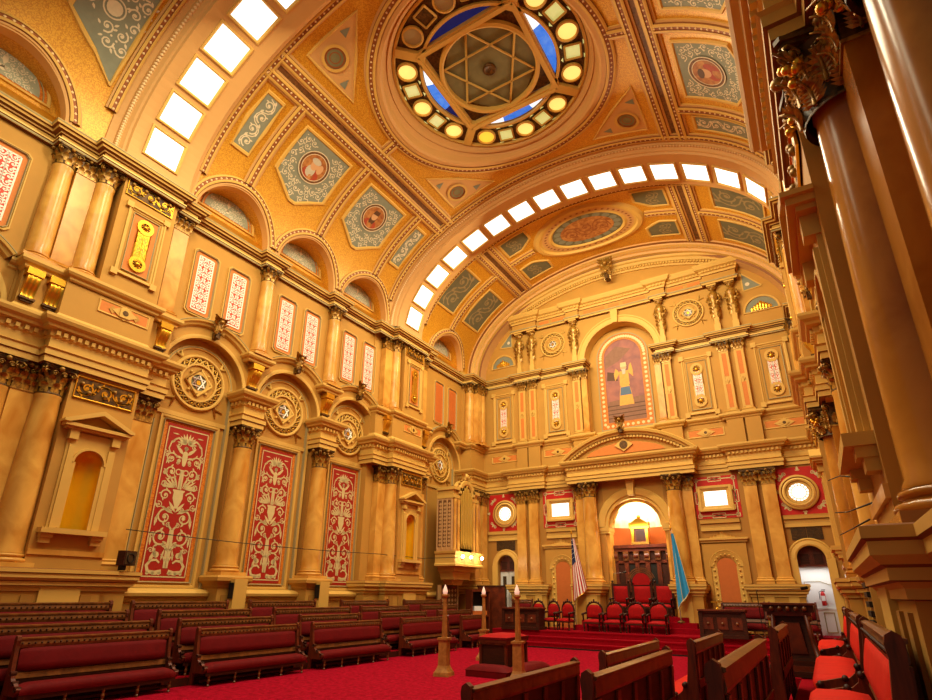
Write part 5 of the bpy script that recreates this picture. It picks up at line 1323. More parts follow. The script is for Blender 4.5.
# the painting
p = Proto(); X = 1.32; zs = 3.95
arch = lambda k: [(-X + k, k)] + arcpts(0, zs, X - k, PI, 0, 28) + [(X - k, k)]
g = MB()
def abar(k0, k1, d0, d1, mt): A, B = arch(k0), arch(k1); n = len(A); g.add([(a, -d0, c) for a, c in A] + [(a, -d1, c) for a, c in B], [(i, (i + 1) % n, n + (i + 1) % n, n + i) for i in range(n)], mt)
abar(-.06, -.06, 0, .08, line); abar(-.06, 0, .08, .08, line); abar(0, .3, .05, .05, orangeb); abar(.3, .34, .06, .06, orange)
A = arch(.15); L_ = 0
for (a, b), (c_, d) in zip(A, A[1:] + A[:1]):
    L = hypot(c_ - a, d - b); k = max(1, int(L / .24))
    for i in range(k): g.disc(a + (c_ - a) * (i + .5) / k, b + (d - b) * (i + .5) / k, .08, -.06, dotc, 8)
p.part('mosaic_frame', g); g = MB(); g.prism(arch(.32), -.03, 0, purple); g.prism([(-.98, .34), (.98, .34), (.98, 1.6), (-.98, 1.5)], -.034, -.03, mural_g)
for k in range(4): g.box(-.98, .98, -.036, -.034, .55 + k * .22, .6 + k * .22, fdark)
rb = lambda pts, mt, d: g.add([(a, -d, c) for a, c in pts], [tuple(range(len(pts)))], mt)
rb([(-.34, 1.2), (.42, 1.2), (.34, 1.9), (.22, 2.4), (-.18, 2.4), (-.28, 1.9)], mural_r, .04); rb([(-.26, 1.75), (.34, 1.75), (.26, 2.2), (-.2, 2.2)], mural_b, .044)
rb([(-.24, 2.3), (.28, 2.3), (.26, 3.1), (-.2, 3.1)], mural_r, .046); rb([(-.2, 3.0), (-.46, 2.6), (-.5, 3.0), (-.4, 3.3), (-.3, 3.2)], mural_r, .045); rb([(.24, 3.0), (.5, 2.7), (.5, 3.1), (.44, 3.5), (.34, 3.4)], mural_r, .045)
g.disc(.03, 3.28, .16, -.05, flesh, 14); rb([(-.14, 3.34), (.2, 3.34), (.17, 3.58), (-.11, 3.58)], orn, .052); rb([(-.08, 3.2), (.14, 3.2), (.1, 2.92), (-.04, 2.92)], fbeard, .052)
rb([(-.9, 2.7), (-.3, 2.6), (-.5, 3.1), (-.85, 3.2)], fdark, .036); rb([(-.95, 3.4), (-.2, 3.7), (.5, 4.3), (-.3, 4.6), (-.9, 4.1)], mural_g, .035)
p.part('painted_field', g); p.put('mural_painting', 'arched mural of a robed figure in a gold mosaic frame', 'painting', F(0, -.6, 10.22))
# doors
g = MB(W); g.prism([(-.5, 3.28), (-.5, 3.55)] + arcpts(0, 3.55, .5, PI, 0, 16)[1:] + [(.5, 3.28)], 0, .06, warmw); [g.box(q * .24 - .15, q * .24 + .15, .06, .09, 3.36, 3.74, darkw) for q in (-1, 1)]; g.box(-.03, .03, .06, .1, 3.28, 4.05, warmw); g.box(-.5, .5, .05, .1, 3.24, 3.32, warmw)
fan = g.mesh('fanlight')
p = Proto(); d = MB(W)
for q in (-1, 1): d.box(q * .25 - .24, q * .25 + .24, 0, .05, .3, 3.24, silver); d.box(q * .25 - .1, q * .25 + .1, .05, .06, .9, 3.0, vent)
p.part('door_leaf', d); p.parts.append(['fanlight', fan, [], None]); p.put('door_1', 'narrow silver double door under a dark fanlight, far left corner', 'door', F(-6.865, -.3, 0))['kind'] = 'structure'
p = Proto(); p.parts.append(['fanlight', fan, [], None]); p.put('door_2', 'open arched doorway with dark fanlight, far right corner', 'door', F(6.865, -.3, 0))['kind'] = 'structure'
w = MB(TF); w.box(5.2, 8.6, -2.4, -2.3, 0, 3.6, whitep); w.box(5.2, 8.6, -2.4, -.6, 3.5, 3.6, whitep); w.box(5.1, 5.2, -2.4, -.6, 0, 3.6, whitep); w.box(8.6, 8.7, -2.4, -.6, 0, 3.6, whitep); w.box(5.2, 8.6, -2.4, -.6, 0, .6, stepr)
w.box(6.0, 7.9, -2.3, -2.26, 1.62, 1.68, whitep); frame_bar(w, 6.9, 7.3, .7, 1.5, .04, .03, line, y=-2.3)
w.tube([(6.4, -2.27, .7), (6.4, -2.27, 2.72), (6.95, -2.27, 2.74), (7.3, -2.27, 2.6), (7.9, -2.27, 2.6)], .012, line, 5)
struct('wall_corridor', w, 'bright white corridor seen through the far right doorway', 'wall')
p = Proto(); g = MB(); g.lathe([(.01, 0), (.085, .01), (.09, .06), (.09, .46), (.06, .54), (.03, .57)], extred, n=16, smooth='b'); p.part('cylinder', g); g = MB(); g.box(-.03, .1, -.03, .03, .57, .61, black); g.box(-.02, .12, -.015, .015, .64, .66, black); g.tube([(-.02, 0, .6), (-.12, 0, .55), (-.13, -.02, .25)], .015, black, 6); p.part('valve_hose', g); g = MB(); g.box(-.07, .07, -.094, -.088, .2, .4, whitep); p.part('paper_tag', g)
p.put('fire_extinguisher', 'red fire extinguisher on the white corridor wall', 'fire extinguisher', F(7.0, -2.12, 1.75))
# ---------------------------------------------------------------- pews
YZ = lambda a, b, c: (b, a, c)               # profile in the (y, z) plane, extruded along x
def pew_proto(L, fabric, ex=0):
    p = Proto(); h = L / 2
    s = MB(YZ); pr = [(-.52 - ex, .3), (-.54 - ex, .36), (-.53 - ex, .44), (-.46 - ex, .49), (-.3, .5), (-.1, .47), (-.06, .4), (-.06, .3)]
    n = 16; vs = []
    for i in range(n + 1):
        t = i / n; e = min(t, 1 - t); k = min(1, e * 14 + .0); k = sqrt(max(0, 1 - (1 - k) ** 2))
        vs += [(-.3 + (y + .3) * (.9 + .1 * k), -h + .05 + (L - .1) * t, .3 + (z - .3) * (.62 + .38 * k)) for y, z in pr]
    m = len(pr); s.add(vs, [(i * m + j, i * m + j + 1, (i + 1) * m + j + 1, (i + 1) * m + j) for i in range(n) for j in range(m - 1)] + [tuple(range(m)), tuple(n * m + j for j in range(m))], fabric, True); p.part('seat', s)
    s = MB(YZ); pr = [(-.06, .66), (-.1, .7), (-.085, .8), (-.045, .98), (-.02, 1.06), (.02, 1.07)]; vs = []
    for i in range(n + 1):
        t = i / n; e = min(t, 1 - t); k = min(1, e * 16); k = sqrt(max(0, 1 - (1 - k) ** 2))
        vs += [(.0 + (y - .0) * (.5 + .5 * k) + (0 if k > .5 else .01), -h + .1 + (L - .2) * t, .87 + (z - .87) * (.93 + .07 * k)) for y, z in pr]
    m = len(pr); s.add(vs, [(i * m + j, i * m + j + 1, (i + 1) * m + j + 1, (i + 1) * m + j) for i in range(n) for j in range(m - 1)], fabric, True); p.part('backrest', s)
    s = MB(YZ); s.prism([(-.06, .5), (-.03, .66), (.03, 1.08), (.07, 1.08), (.05, .66), (.02, .3), (-.03, .3)], -h + .05, h - .05, darkw)
    k = max(2, round(L / .62))
    for i in range(k + 1):
        x = -h + .1 + (L - .2) * i / k; s.prism([(.02, .3), (.05, .66), (.075, 1.06), (.095, 1.06), (.075, .66), (.05, .3)], x - .05, x + .05, warmw)
    s.prism([(.05, .6), (.07, .72), (.09, .72), (.08, .6)], -h + .05, h - .05, warmw); s.prism([(-.075, .54), (-.05, .64), (-.03, .64), (-.04, .54)], -h + .08, h - .08, railw)
    p.part('back_panel', s)
    s = MB(YZ); s.prism([(-.01, 1.07), (-.02, 1.12), (.0, 1.2), (-.02, 1.21), (-.02, 1.235), (.03, 1.25), (.1, 1.235), (.1, 1.21), (.08, 1.2), (.09, 1.1), (.08, 1.07)], -h + .03, h - .03, railw)
    for i in range(int(L / .11)): s.ball(-.025, -h + .1 + i * .11, 1.145, .02, darkw, 5, 3)
    p.part('top_rail', s)
    for q in (-1, 1):
        s = MB(YZ); x = q * (h - .03)
        s.prism([(.08, 0), (-.02, 0), (-.04, .28), (-.44 - ex, .28), (-.49 - ex, .34), (-.5 - ex, .4), (-.45 - ex, .44), (-.38 - ex, .45), (-.32, .5), (-.24, .5), (-.17, .56), (-.14, .66), (-.09, .68), (-.07, .8), (-.03, 1.1), (-.04, 1.2), (-.025, 1.26), (.02, 1.29), (.065, 1.26), (.08, 1.2), (.07, 1.1), (.06, .6), (.07, .2)], x - .035, x + .035, warmw)
        e = p.part('end_panel', s)
        for yy, zz, r in ((-.44 - ex, .4, .045), (-.29, .49, .04), (-.13, .64, .04)): s = MB(YZ); s.tube([(yy, x - .05, zz), (yy, x + .05, zz)], r, darkw, 8); p.sub(e, 'arm_scroll', s)
    for i in range(5):
        x = -h + .15 + (L - .3) * i / 4; s = MB(); s.lathe([(.03, 0), (.035, .03), (.022, .05), (.036, .12), (.024, .16), (.032, .2), (.03, .29)], railw, x, -.47 - ex, 8); p.part('front_leg', s)
    s = MB(); s.box(-h + .05, h - .05, -.5 - ex, -.46 - ex, .22, .31, darkw); s.box(-h + .05, h - .05, -.03, .01, .2, .3, darkw); s.box(-h + .05, h - .05, -.3, -.26, .08, .13, darkw); p.part('apron', s)
    return p
rows_l = [(-6.1, 0, [(5.2, 8.3), (8.95, 12.2), (12.75, 15.9), (17.05, 20.1), (21.1, 23.0)], 'front'), (-6.68, .2, [(4.9, 8.15), (8.8, 11.7), (12.75, 15.4), (16.5, 19.4), (20.2, 22.9)], 'second'),
          (-7.25, .4, [(4.7, 7.85), (8.6, 11.35), (12.2, 15.6), (16.1, 19.0), (19.8, 22.6)], 'third'), (-7.82, .6, [(4.6, 7.7), (8.2, 10.95), (11.75, 14.4), (15.7, 18.35), (19.35, 22.2)], 'wall')]
NTH = ['nearest', 'second nearest', 'middle', 'second farthest', 'farthest']
protos = {}
def pew(L, fab, ex=0):
    k = (round(L, 1), fab.name, ex)
    if k not in protos: protos[k] = pew_proto(k[0], fab, ex)
    return protos[k]
for x, z, segs, rn in rows_l:
    for (a, b), n in zip(segs, NTH): pew(b - a, velvet, 0 if rn == 'front' else -.1).put('pew', '%s dark red pew of the %s row along the left wall' % (n, rn), 'pew', (x, (a + b) / 2, z), PI / 2, 'dark red pews on the left tiers')
rows_r = [(3.97, 0, [(5.1, 7.95), (9.1, 12.5)], 'floor'), (5.2, .2, [(5.04, 8.08), (9.6, 12.4)], 'first raised'), (6.33, .4, [(4.47, 7.8), (9.7, 12.2)], 'second raised'), (7.42, .6, [(1.6, 4.6), (5.0, 8.6), (9.5, 13.1), (15.1, 17.9)], 'right wall')]
for x, z, segs, rn in rows_r:
    nn = ['nearer', 'farther'] if len(segs) == 2 else ['frame edge', 'nearest full', 'second', 'farthest']
    for (a, b), n in zip(segs, nn):
        if b < 4.7: continue
        pew(b - a, velvet2, .14).put('pew', '%s bright red pew with panelled wooden back in the %s row, right side' % (n, rn), 'pew', (x, (a + b) / 2, z), -PI / 2, 'bright red pews on the right tiers')
# ---------------------------------------------------------------- dais
t = MB()
for y, z in ((23.2, .21), (23.6, .42), (24.0, .63)):
    t.box(-6.2, 6.2, y, YF, 0, z, stepr); t.box(-6.2, 6.2, y - .02, y + .02, z - .05, z - .01, stepr)
t.box(-6.2, 6.2, 23.18, 23.2, 0, .05, black)
for y, z, x in ((25.25, .84, 2.75), (25.55, 1.05, 2.45), (25.85, 1.25, 2.1)): t.box(-x, x, y, YF + .1, .6, z, stepr)
struct('trim_10', t, 'red carpeted dais steps before the far wall', 'platform')
# ---------------------------------------------------------------- round backed dais chairs
def chair_proto(w=.78, hb=1.18, round_=True):
    p = Proto(); h = w / 2
    s = MB(); s.grid(lambda u, v: ((u - .5) * w * .86, -.56 + .5 * v, .42 + .08 * (1 - (2 * u - 1) ** 4) * (1 - (2 * v - 1) ** 4)), 10, 6, velvet3); s.box(-h * .86, h * .86, -.56, -.06, .36, .42, velvet3); p.part('seat', s)
    s = MB(); z0, z1 = .56, hb - .1
    def bk(u, v):
        x = (u - .5) * 2; z = z0 + (z1 - z0) * v
        k = 1 if not round_ else (1 if v < .55 else sqrt(max(.05, 1 - ((v - .55) / .5) ** 2)))
        return (x * h * .8 * k, -.07 - .05 * (1 - x ** 4) * (1 - (2 * v - 1) ** 6), z)
    s.grid(bk, 8, 10, velvet3); p.part('backrest', s)
    s = MB()
    if round_:
        pts = [(h * .86 * cos(a), -.04, z0 + (z1 - z0) * .55 + (hb - z0 - (z1 - z0) * .55) * sin(a)) for a in [PI * i / 14 for i in range(15)]]
        s.tube([(h * .86, -.04, .4)] + pts + [(-h * .86, -.04, .4)], .04, darkw, 6)
        for i in range(5): s.ball((i - 2) * .1, -.05, hb + .03 - abs(i - 2) * .03, .05, darkw, 6, 4)
        s.ball(0, -.05, hb + .09, .045, darkw, 6, 4)
    else:
        s.box(-h * .95, h * .95, -.06, .02, z1, hb, darkw)
        for q in (-1, 1): s.box(q * h * .9 - .05, q * h * .9 + .05, -.08, .02, .3, hb + .04, darkw); s.ball(q * h * .9, -.03, hb + .1, .06, darkw, 8, 5)
    s.box(-h * .84, h * .84, -.05, .0, .5, z1 * .96, darkw); p.part('back_frame', s)
    for q in (-1, 1):
        s = MB(); s.tube([(q * h * .9, -.05, .74), (q * h * .92, -.3, .72), (q * h * .92, -.5, .7)], .045, darkw, 6); s.ball(q * h * .92, -.53, .69, .06, darkw, 6, 4); s.tube([(q * h * .9, -.5, .7), (q * h * .86, -.5, .4)], .035, darkw, 6); p.part('arm', s)
        for yy in (-.52, -.07):
            s = MB(); s.lathe([(.025, 0), (.035, .04), (.025, .08), (.045, .2), (.03, .28), (.045, .38)], darkw, q * h * .82, yy, 8); p.part('leg', s)
    s = MB(); s.box(-h * .86, h * .86, -.57, -.04, .32, .38, darkw); p.part('seat_rail', s)
    return p
CH = chair_proto(.82); CHS = chair_proto(.7); TH = chair_proto(.82, 1.35, False)
for x, n in ((-1.62, 'leftmost'), (-.72, 'second from left'), (.2, 'third from left'), (1.12, 'rightmost')):
    CH.put('dais_chair', '%s of four round backed red chairs in front of the throne' % n, 'chair', (x, 25.0, .63), 0, 'round backed red chairs on the dais')
for x, y, n in ((-4.5, 25.5, 'leftmost'), (-3.68, 25.35, 'middle'), (-2.88, 25.1, 'rightmost')):
    CHS.put('dais_chair', '%s of three round backed red chairs beside the striped flag' % n, 'chair', (x, y, .63), -.15, 'round backed red chairs on the dais')
for x, n in ((-.86, 'left'), (1.06, 'right')): TH.put('officer_chair', 'square backed red chair %s of the central throne' % n, 'chair', (x, 26.6, 1.25))
p = chair_proto(.9, 1.35, False); s = MB()
s.prism([(-.42, 1.3)] + arcpts(0, 1.42, .4, PI, 0, 14) + [(.42, 1.3)], -.08, -.02, velvet3)
p.part('arched_crest', s); s = MB()
for k in range(3): s.arc([(-.02, 0), (-.02, .03), (.02, .03), (.02, 0)], 0, 1.42, .46 + .08 * k, .3, PI - .3, 14, railw, y=-.04)
p.part('crest_moulding', s); p.put('throne_chair', 'central red throne with an arched carved crest', 'chair', (.1, 26.65, 1.25))
for x, y, n, rz in ((-5.45, 25.65, 'left', 0), (4.25, 25.6, 'nearer the alcove', 0), (5.95, 25.6, 'nearer the right door', 0)):
    pew(1.1 if x < 0 else 1.6, velvet).put('dais_bench', 'short red bench on the dais, %s' % {'left': 'beside the brown screen', }.get(n, n), 'bench', (x, y, .63), rz)
# reredos behind the throne
p = Proto(); s = MB(W); s.box(-1.42, 1.42, 0, .12, 0, 3.0, darkw); s.box(-1.46, 1.46, 0, .3, 3.0, 3.14, warmw); s.box(-1.44, 1.44, 0, .22, 2.84, 3.0, warmw); s.box(-1.44, 1.44, 0, .2, 2.3, 2.42, warmw); s.box(-1.44, 1.44, 0, .2, 1.0, 1.15, warmw); p.part('panelling', s)
for k in range(6):
    x = -1.25 + k * .5; s = MB(W); s.box(x - .1, x + .1, .12, .2, 1.15, 2.3, warmw); s.box(x - .13, x + .13, .12, .26, 2.42, 2.84, railw); s.grid(lambda u, v: (x - .1 + .2 * u, .2 + .1 * sin(PI * v), 2.44 + .36 * v), 2, 6, warmw); p.part('pilaster', s)
for k in range(5):
    x = -1.0 + k * .5; s = MB(W); s.box(x - .13, x + .13, .12, .15, 1.2, 2.25, black if k % 2 else darkw); s.prism(arcpts(x, 1.15, .16, 0, PI, 10), .15, .24, railw); p.part('recessed_panel', s)
p.put('throne_screen', 'dark carved wooden screen behind the throne', 'screen', (0, 27.68, 1.25))
p = Proto(); s = MB(W); s.box(-.42, .42, 0, .3, 0, .12, gilt); [s.box(q * .34 - .06, q * .34 + .06, 0, .24, .12, .75, gold) for q in (-1, 1)]; s.box(-.46, .46, 0, .3, .75, .92, gold); s.box(-.3, .3, 0, .08, .12, .75, warmw); s.box(-.2, .2, .08, .1, .2, .66, darkw); p.part('shrine_body', s)
s = MB(W); s.prism([(-.52, .92), (.52, .92), (.1, 1.22), (-.1, 1.22)], 0, .3, gold); s.ball(0, .15, 1.3, .09, gold, 8, 5); [s.ball(q * .46, .15, 1.0, .06, gold, 6, 4) for q in (-1, 1)]; p.part('pediment', s)
p.put('gilded_shrine', 'small gilded pedimented shrine on top of the throne screen', 'shrine', (0, 27.7, 4.4))
# ---------------------------------------------------------------- altar and the three lights
p = Proto(); s = MB(); s.box(-.38, .38, -.62, .62, .1, .82, darkw); s.box(-.46, .46, -.7, .7, .0, .1, warmw); s.box(-.46, .46, -.7, .7, .82, .9, warmw); s.box(-.42, .42, -.66, .66, .76, .82, railw); p.part('body', s)
for x in (-.4, .4):
    for y in (-.64, 0, .64): s = MB(); s.lathe([(.06, .1), (.05, .16), (.045, .45), (.05, .7), (.07, .76)], warmw, x, y, 10); p.part('colonnette', s)
s = MB(); s.grid(lambda u, v: ((u - .5) * .96, (v - .5) * 1.44, .93 + .1 * (1 - (2 * u - 1) ** 6) * (1 - (2 * v - 1) ** 6)), 10, 12, velvet3); s.box(-.48, .48, -.72, .72, .9, .95, velvet); p.part('top_cushion', s)
p.put('altar', 'dark wooden altar with a red cushioned top on the carpet', 'altar', (-1.12, 15.5, 0))
for (x, y, sx, sy, n) in ((-.98, 14.42, 1.25, .5, 'front'), (-.32, 15.5, .5, 1.7, 'right')):
    p = Proto(); s = MB(); s.box(-sx / 2, sx / 2, -sy / 2, sy / 2, 0, .16, velvet); p.part('base', s); s = MB(); s.grid(lambda u, v: ((u - .5) * sx * 1.04, (v - .5) * sy * 1.04, .16 + .14 * (1 - (2 * u - 1) ** 6) * (1 - (2 * v - 1) ** 6)), 10, 10, velvet); p.part('cushion', s)
    p.put('kneeler', 'dark red padded kneeler at the %s of the altar' % n, 'kneeler', (x, y, 0))
P_light = Proto(); s = MB()
for z0, z1, a, b in ((0, .1, .22, .21), (.1, .2, .2, .15), (.2, .26, .15, .13)): s.taper(0, 0, z0, z1, a, a, b, b, candlew)
P_light.part('stepped_base', s); s = MB(); s.taper(0, 0, .26, .9, .125, .125, .118, .118, candlew); s.box(-.15, .15, -.15, .15, .9, .96, candlew); P_light.part('pedestal', s)
s = MB(); s.lathe([(.085, .96), (.08, 1.05), (.055, 2.0), (.045, 2.02)], candlew, n=8, smooth=False); P_light.part('tapered_shaft', s)
s = MB(); s.lathe([(.05, 2.0), (.1, 2.04), (.1, 2.08), (.05, 2.1)], candlew, n=12); P_light.part('capital', s)
s = MB(); s.lathe([(.04, 2.08), (.065, 2.12), (.07, 2.17), (.045, 2.26), (.012, 2.34), (.002, 2.36)], flame, n=12, smooth='b'); P_light.part('flame_globe', s)
for x, y, n in ((-2.1, 13.85, 'left of the altar'), (.1, 14.0, 'right of the altar'), (-3.1, 17.8, 'beyond the altar')): P_light.put('candle_pillar', 'tall wooden candle pillar with a flame globe, %s' % n, 'lamp', (x, y, 0), .15)
# ---------------------------------------------------------------- desks and lecterns
def desk(w, d, h):
    p = Proto(); s = MB(); s.box(-w / 2, w / 2, -d / 2, d / 2, .12, h - .1, darkw)
    for k in range(3): x = -w / 3 + k * w / 3; s.box(x - w * .12, x + w * .12, -d / 2 - .03, -d / 2, .3, h - .28, warmw); s.ball(x, -d / 2 - .03, h * .5, .06, railw, 6, 4)
    for q in (-1, 1): s.box(q * w / 2 - .07, q * w / 2 + .07, -d / 2 - .06, -d / 2 + .1, .1, h - .1, darkw)
    p.part('body', s); s = MB(); s.box(-w / 2 - .08, w / 2 + .08, -d / 2 - .1, d / 2 + .06, h - .06, h, warmw); s.box(-w / 2 - .05, w / 2 + .05, -d / 2 - .06, d / 2 + .03, h - .12, h - .06, darkw); p.part('top', s)
    s = MB(); s.box(-w / 2 - .08, w / 2 + .08, -d / 2 - .1, d / 2 + .06, 0, .12, darkw); p.part('plinth', s); return p
desk(1.7, .7, .92).put('desk', 'panelled dark desk at the left end of the dais', 'desk', (-4.75, 24.35, .63))
desk(1.5, .7, 1.0).put('desk', 'panelled dark desk at the right end of the dais', 'desk', (3.65, 24.3, .63))
p = Proto(); s = MB(); s.taper(0, 0, .3, 1.15, .42, .36, .3, .26, darkw)
for q in (-1, 1): s.tube([(q * .4, -.36, .32), (q * .34, -.34, .7), (q * .3, -.34, 1.15)], .05, warmw, 6); s.ball(q * .34, -.32, 1.08, .07, railw, 6, 4)
s.prism([(-.22, .42), (.22, .42), (.16, 1.0), (-.16, 1.0)], -.37, -.3, warmw); p.part('tapered_body', s)
s = MB(); s.box(-.46, .46, -.4, .36, 1.2, 1.34, darkw); s.box(-.5, .5, -.44, .4, 1.34, 1.38, warmw); s.box(-.4, .4, -.36, .3, 1.13, 1.2, warmw); [s.ball(-.3 + .15 * k, -.41, 1.27, .05, railw, 6, 4) for k in range(5)]; p.part('top', s)
s = MB(); s.box(-.56, .56, -.52, .46, 0, .1, darkw); s.box(-.5, .5, -.46, .4, .1, .2, warmw); s.box(-.46, .46, -.42, .36, .2, .3, darkw); p.part('stepped_plinth', s)
p.put('lectern', 'dark carved lectern with a tapered body beside the right pews', 'lectern', (6.38, 14.3, .6))
t = MB(); t.box(5.75, 7.0, 13.6, 14.95, .2, .6, stepr); struct('trim_11', t, 'carpeted block under the lectern', 'platform')
# microphones
def mic(label, loc, h, reach, rz):
    p = Proto(); s = MB(); s.tube([(0, 0, 0), (0, 0, h), (.02, 0, h + .05)], .012, black, 6); p.part('stand', s); s = MB(); s.tube([(0, 0, h + .04), (reach, 0, h + .07)], .01, steel, 6); p.part('boom', s); s = MB(); s.tube([(reach, 0, h + .07), (reach + .14, 0, h + .1)], .035, black, 8); p.part('microphone', s)
    s = MB(); s.lathe([(.12, 0), (.12, .02), (.02, .04)], black, n=14); p.part('base', s); p.put('microphone_stand', label, 'microphone', loc, rz)
mic('thin microphone stand beside the dark lectern', (5.75, 15.1, .2), 2.0, .9, .1)
mic('small microphone stand on the left of the throne', (-.95, 25.95, 1.25), 1.75, .45, 0)
# brass ornament on the right desk
p = Proto(); s = MB(); s.lathe([(.09, 0), (.05, .03), (.02, .06), (.02, .24)], gold, n=10); p.part('stem', s); s = MB(); s.box(-.2, .2, -.03, .03, .24, .28, gold); p.part('crossbar', s); p.put('brass_balance', 'small brass balance standing on the right dais desk', 'ornament', (3.5, 24.2, 1.63))
# ---------------------------------------------------------------- flags
def flagpole(label, loc, h):
    p = Proto(); s = MB(); s.lathe([(.16, 0), (.15, .04), (.04, .1), (.025, .14)], giltd, n=14); p.part('base', s); s = MB(); s.tube([(0, 0, .1), (0, 0, h)], .022, railw, 8); p.part('pole', s); s = MB(); s.lathe([(.02, h), (.05, h + .05), (.03, h + .14), (.002, h + .24)], gold, n=8, smooth='b'); p.part('finial', s); p.put('flagpole', label, 'flagpole', loc)
def drape(q, r, top, bot, w0, w1):
    """hanging cloth: q across 0..1 (fly), r down 0..1"""
    w = w0 + (w1 - w0) * r
    x = w * (q - .15) ; y = .09 * sin(q * 9 + r * 1.5) * (.3 + .7 * r)
    return (x, y - .05, top - (top - bot) * r * (1 - .22 * q * (1 if q > .0 else 0)) )
f = MB(); nq, nr = 26, 40
P_ = [[drape(i / nq, j / nr, 0, -2.85, .14, .78) for i in range(nq + 1)] for j in range(nr + 1)]
for j in range(nr):
    for i in range(nq):
        q, r = (i + .5) / nq, (j + .5) / nr
        mt = fblue if r < .42 and q < .55 else (fred if int(q * 13) % 2 == 0 else fwhite)
        f.add([P_[j][i], P_[j][i + 1], P_[j + 1][i + 1], P_[j + 1][i]], [(0, 1, 2, 3)], mt, True)
for j in range(1, 16, 3):
    for i in range(1, 13, 3):
        x, y, z = P_[j][i]; f.ball(x, y - .012, z, .014, fwhite, 5, 3)
f.tube([P_[nr][i] for i in range(nq + 1)], .022, gold, 5)
one('striped_flag', f, 'american flag hanging in folds left of the throne', 'flag', (-2.72, 25.62, 4.62))
flagpole('wooden flagpole carrying the american flag', (-2.76, 25.66, .84 - .21), 4.2)
f = MB(); P_ = [[drape(i / nq, j / nr, 0, -3.05, .1, .56) for i in range(nq + 1)] for j in range(nr + 1)]
for j in range(nr):
    for i in range(nq):
        q, r = (i + .5) / nq, (j + .5) / nr
        f.add([P_[j][i], P_[j][i + 1], P_[j + 1][i + 1], P_[j + 1][i]], [(0, 1, 2, 3)], orn if abs(q - .45) < .03 and r > .3 else blueflag, True)
f.tube([P_[nr][i] for i in range(nq + 1)], .025, orn, 5); f.tube([P_[j][nq] for j in range(nr + 1)], .015, orn, 5)
one('blue_flag', f, 'long blue fringed flag hanging right of the throne', 'flag', (1.86, 25.62, 4.65))
flagpole('flagpole carrying the blue flag', (1.82, 25.68, 1.05), 3.75)
# ---------------------------------------------------------------- organ on the left wall
p = Proto(); OX = XL - .3                     # built facing +x through rz
s = MB(W); s.box(-1.15, 1.15, 0, .9, 4.0, 6.5, lattice); p.part('case', s)
for q in (-1, 1):
    s = MB(W); s.box(q * .88 - .3, q * .88 + .3, 0, 1.0, 6.5, 6.66, trimc); s.box(q * .88 - .26, q * .88 + .26, 0, .94, 6.66, 6.9, trimc); s.box(q * .88 - .34, q * .88 + .34, 0, 1.06, 6.9, 7.05, trimc); p.part('cornice_block', s)
    for k in (-.16, .16): s = MB(W); s.lathe([(.085, 4.0), (.085, 4.1), (.07, 4.14), (.065, 6.1), (.09, 6.3), (.1, 6.45)], marble, q * .88 + k, .98, 12); p.part('colonnette', s)
s = MB(W); s.box(-1.16, -1.15, .05, .88, 4.2, 6.4, latdark)
for k in range(3):
    for j in range(12): b0 = .12 + .26 * k; z = 4.3 + j * .175; s.add([(-1.165, b0, z), (-1.165, b0 + .1, z + .08), (-1.165, b0 + .2, z), (-1.165, b0 + .1, z - .08)], [(0, 1, 2, 3)], lattice)
for b0 in (.05, .33, .6, .86): s.box(-1.19, -1.15, b0 - .03, b0 + .03, 4.1, 6.45, lattice)
p.part('fretwork_side', s)
s = MB(W); s.arc([(-.12, .8), (-.12, 1.0), (-.04, 1.06), (.12, 1.06), (.16, .95), (.16, .6)], 0, 6.75, .6, 0, PI, 22, trimc)
for k in range(11): a = PI * (k + .5) / 11; s.ball(.8 * cos(a), .95, 6.75 + .8 * sin(a), .07, gilt, 6, 4)
s.prism(arcpts(0, 6.75, .62, 0, PI, 16), .3, .6, latdark); s.ball(0, .95, 7.7, .16, trimc, 8, 6); [acanthus(s, (d * .2, .95, 7.5), (d, .3, 0), .4, .12, trimc, .6) for d in (-1, 1)]
s.box(-.62, .62, .85, .9, 4.0, 6.75, latdark); p.part('arch_canopy', s)
for k in range(7):
    x = -.48 + .16 * k; zt = 7.2 - abs(k - 3) * .15; s = MB(W); s.lathe([(.02, 4.15), (.055, 4.5), (.058, zt), (.05, zt + .02)], pipe, x, .99, 10); p.part('pipe', s)
s = MB(W); plan_sweep(s, [(-1.25, 0), (-1.25, 1.15), (1.25, 1.15), (1.25, 0)], [(0, 3.3), (.05, 3.34), (.05, 3.42), (-.02, 3.46), (-.02, 3.86), (.04, 3.9), (.06, 4.0), (-.3, 4.02)], trimc); s.add([(-1.25, 0, 3.3), (1.25, 0, 3.3), (1.25, 1.15, 3.3), (-1.25, 1.15, 3.3)], [(0, 1, 2, 3)], lattice)
s.box(-1.2, 1.2, 0, 1.1, 3.9, 4.0, lattice); p.part('balcony', s)
s = MB(W)
for z0, z1, k0, k1 in ((3.3, 3.1, 1.0, .95), (3.1, 2.75, .85, .7), (2.75, 2.5, .6, .35)): s.prism([(-k0, z0), (k0, z0), (k1, z1), (-k1, z1)], 0, .25 + k1 * .7, trimc)
p.part('corbel', s); s = MB(W); s.box(-.75, .75, -.2, .03, .3, 2.5, latdark)
for k in range(5):
    for j in range(9): x = -.56 + .28 * k; z = .5 + j * .22; s.add([(x - .1, .035, z), (x, .035, z + .09), (x + .1, .035, z), (x, .035, z - .09)], [(0, 1, 2, 3)], lattice)
s.box(-.8, -.7, -.1, .06, .3, 2.5, lattice); s.box(.7, .8, -.1, .06, .3, 2.5, lattice); p.part('fretwork_base', s)
p.put('pipe_organ', 'gilded pipe organ case on a lit balcony near the left corner', 'organ', (-OX + .15, 23.55, 0), PI / 2)
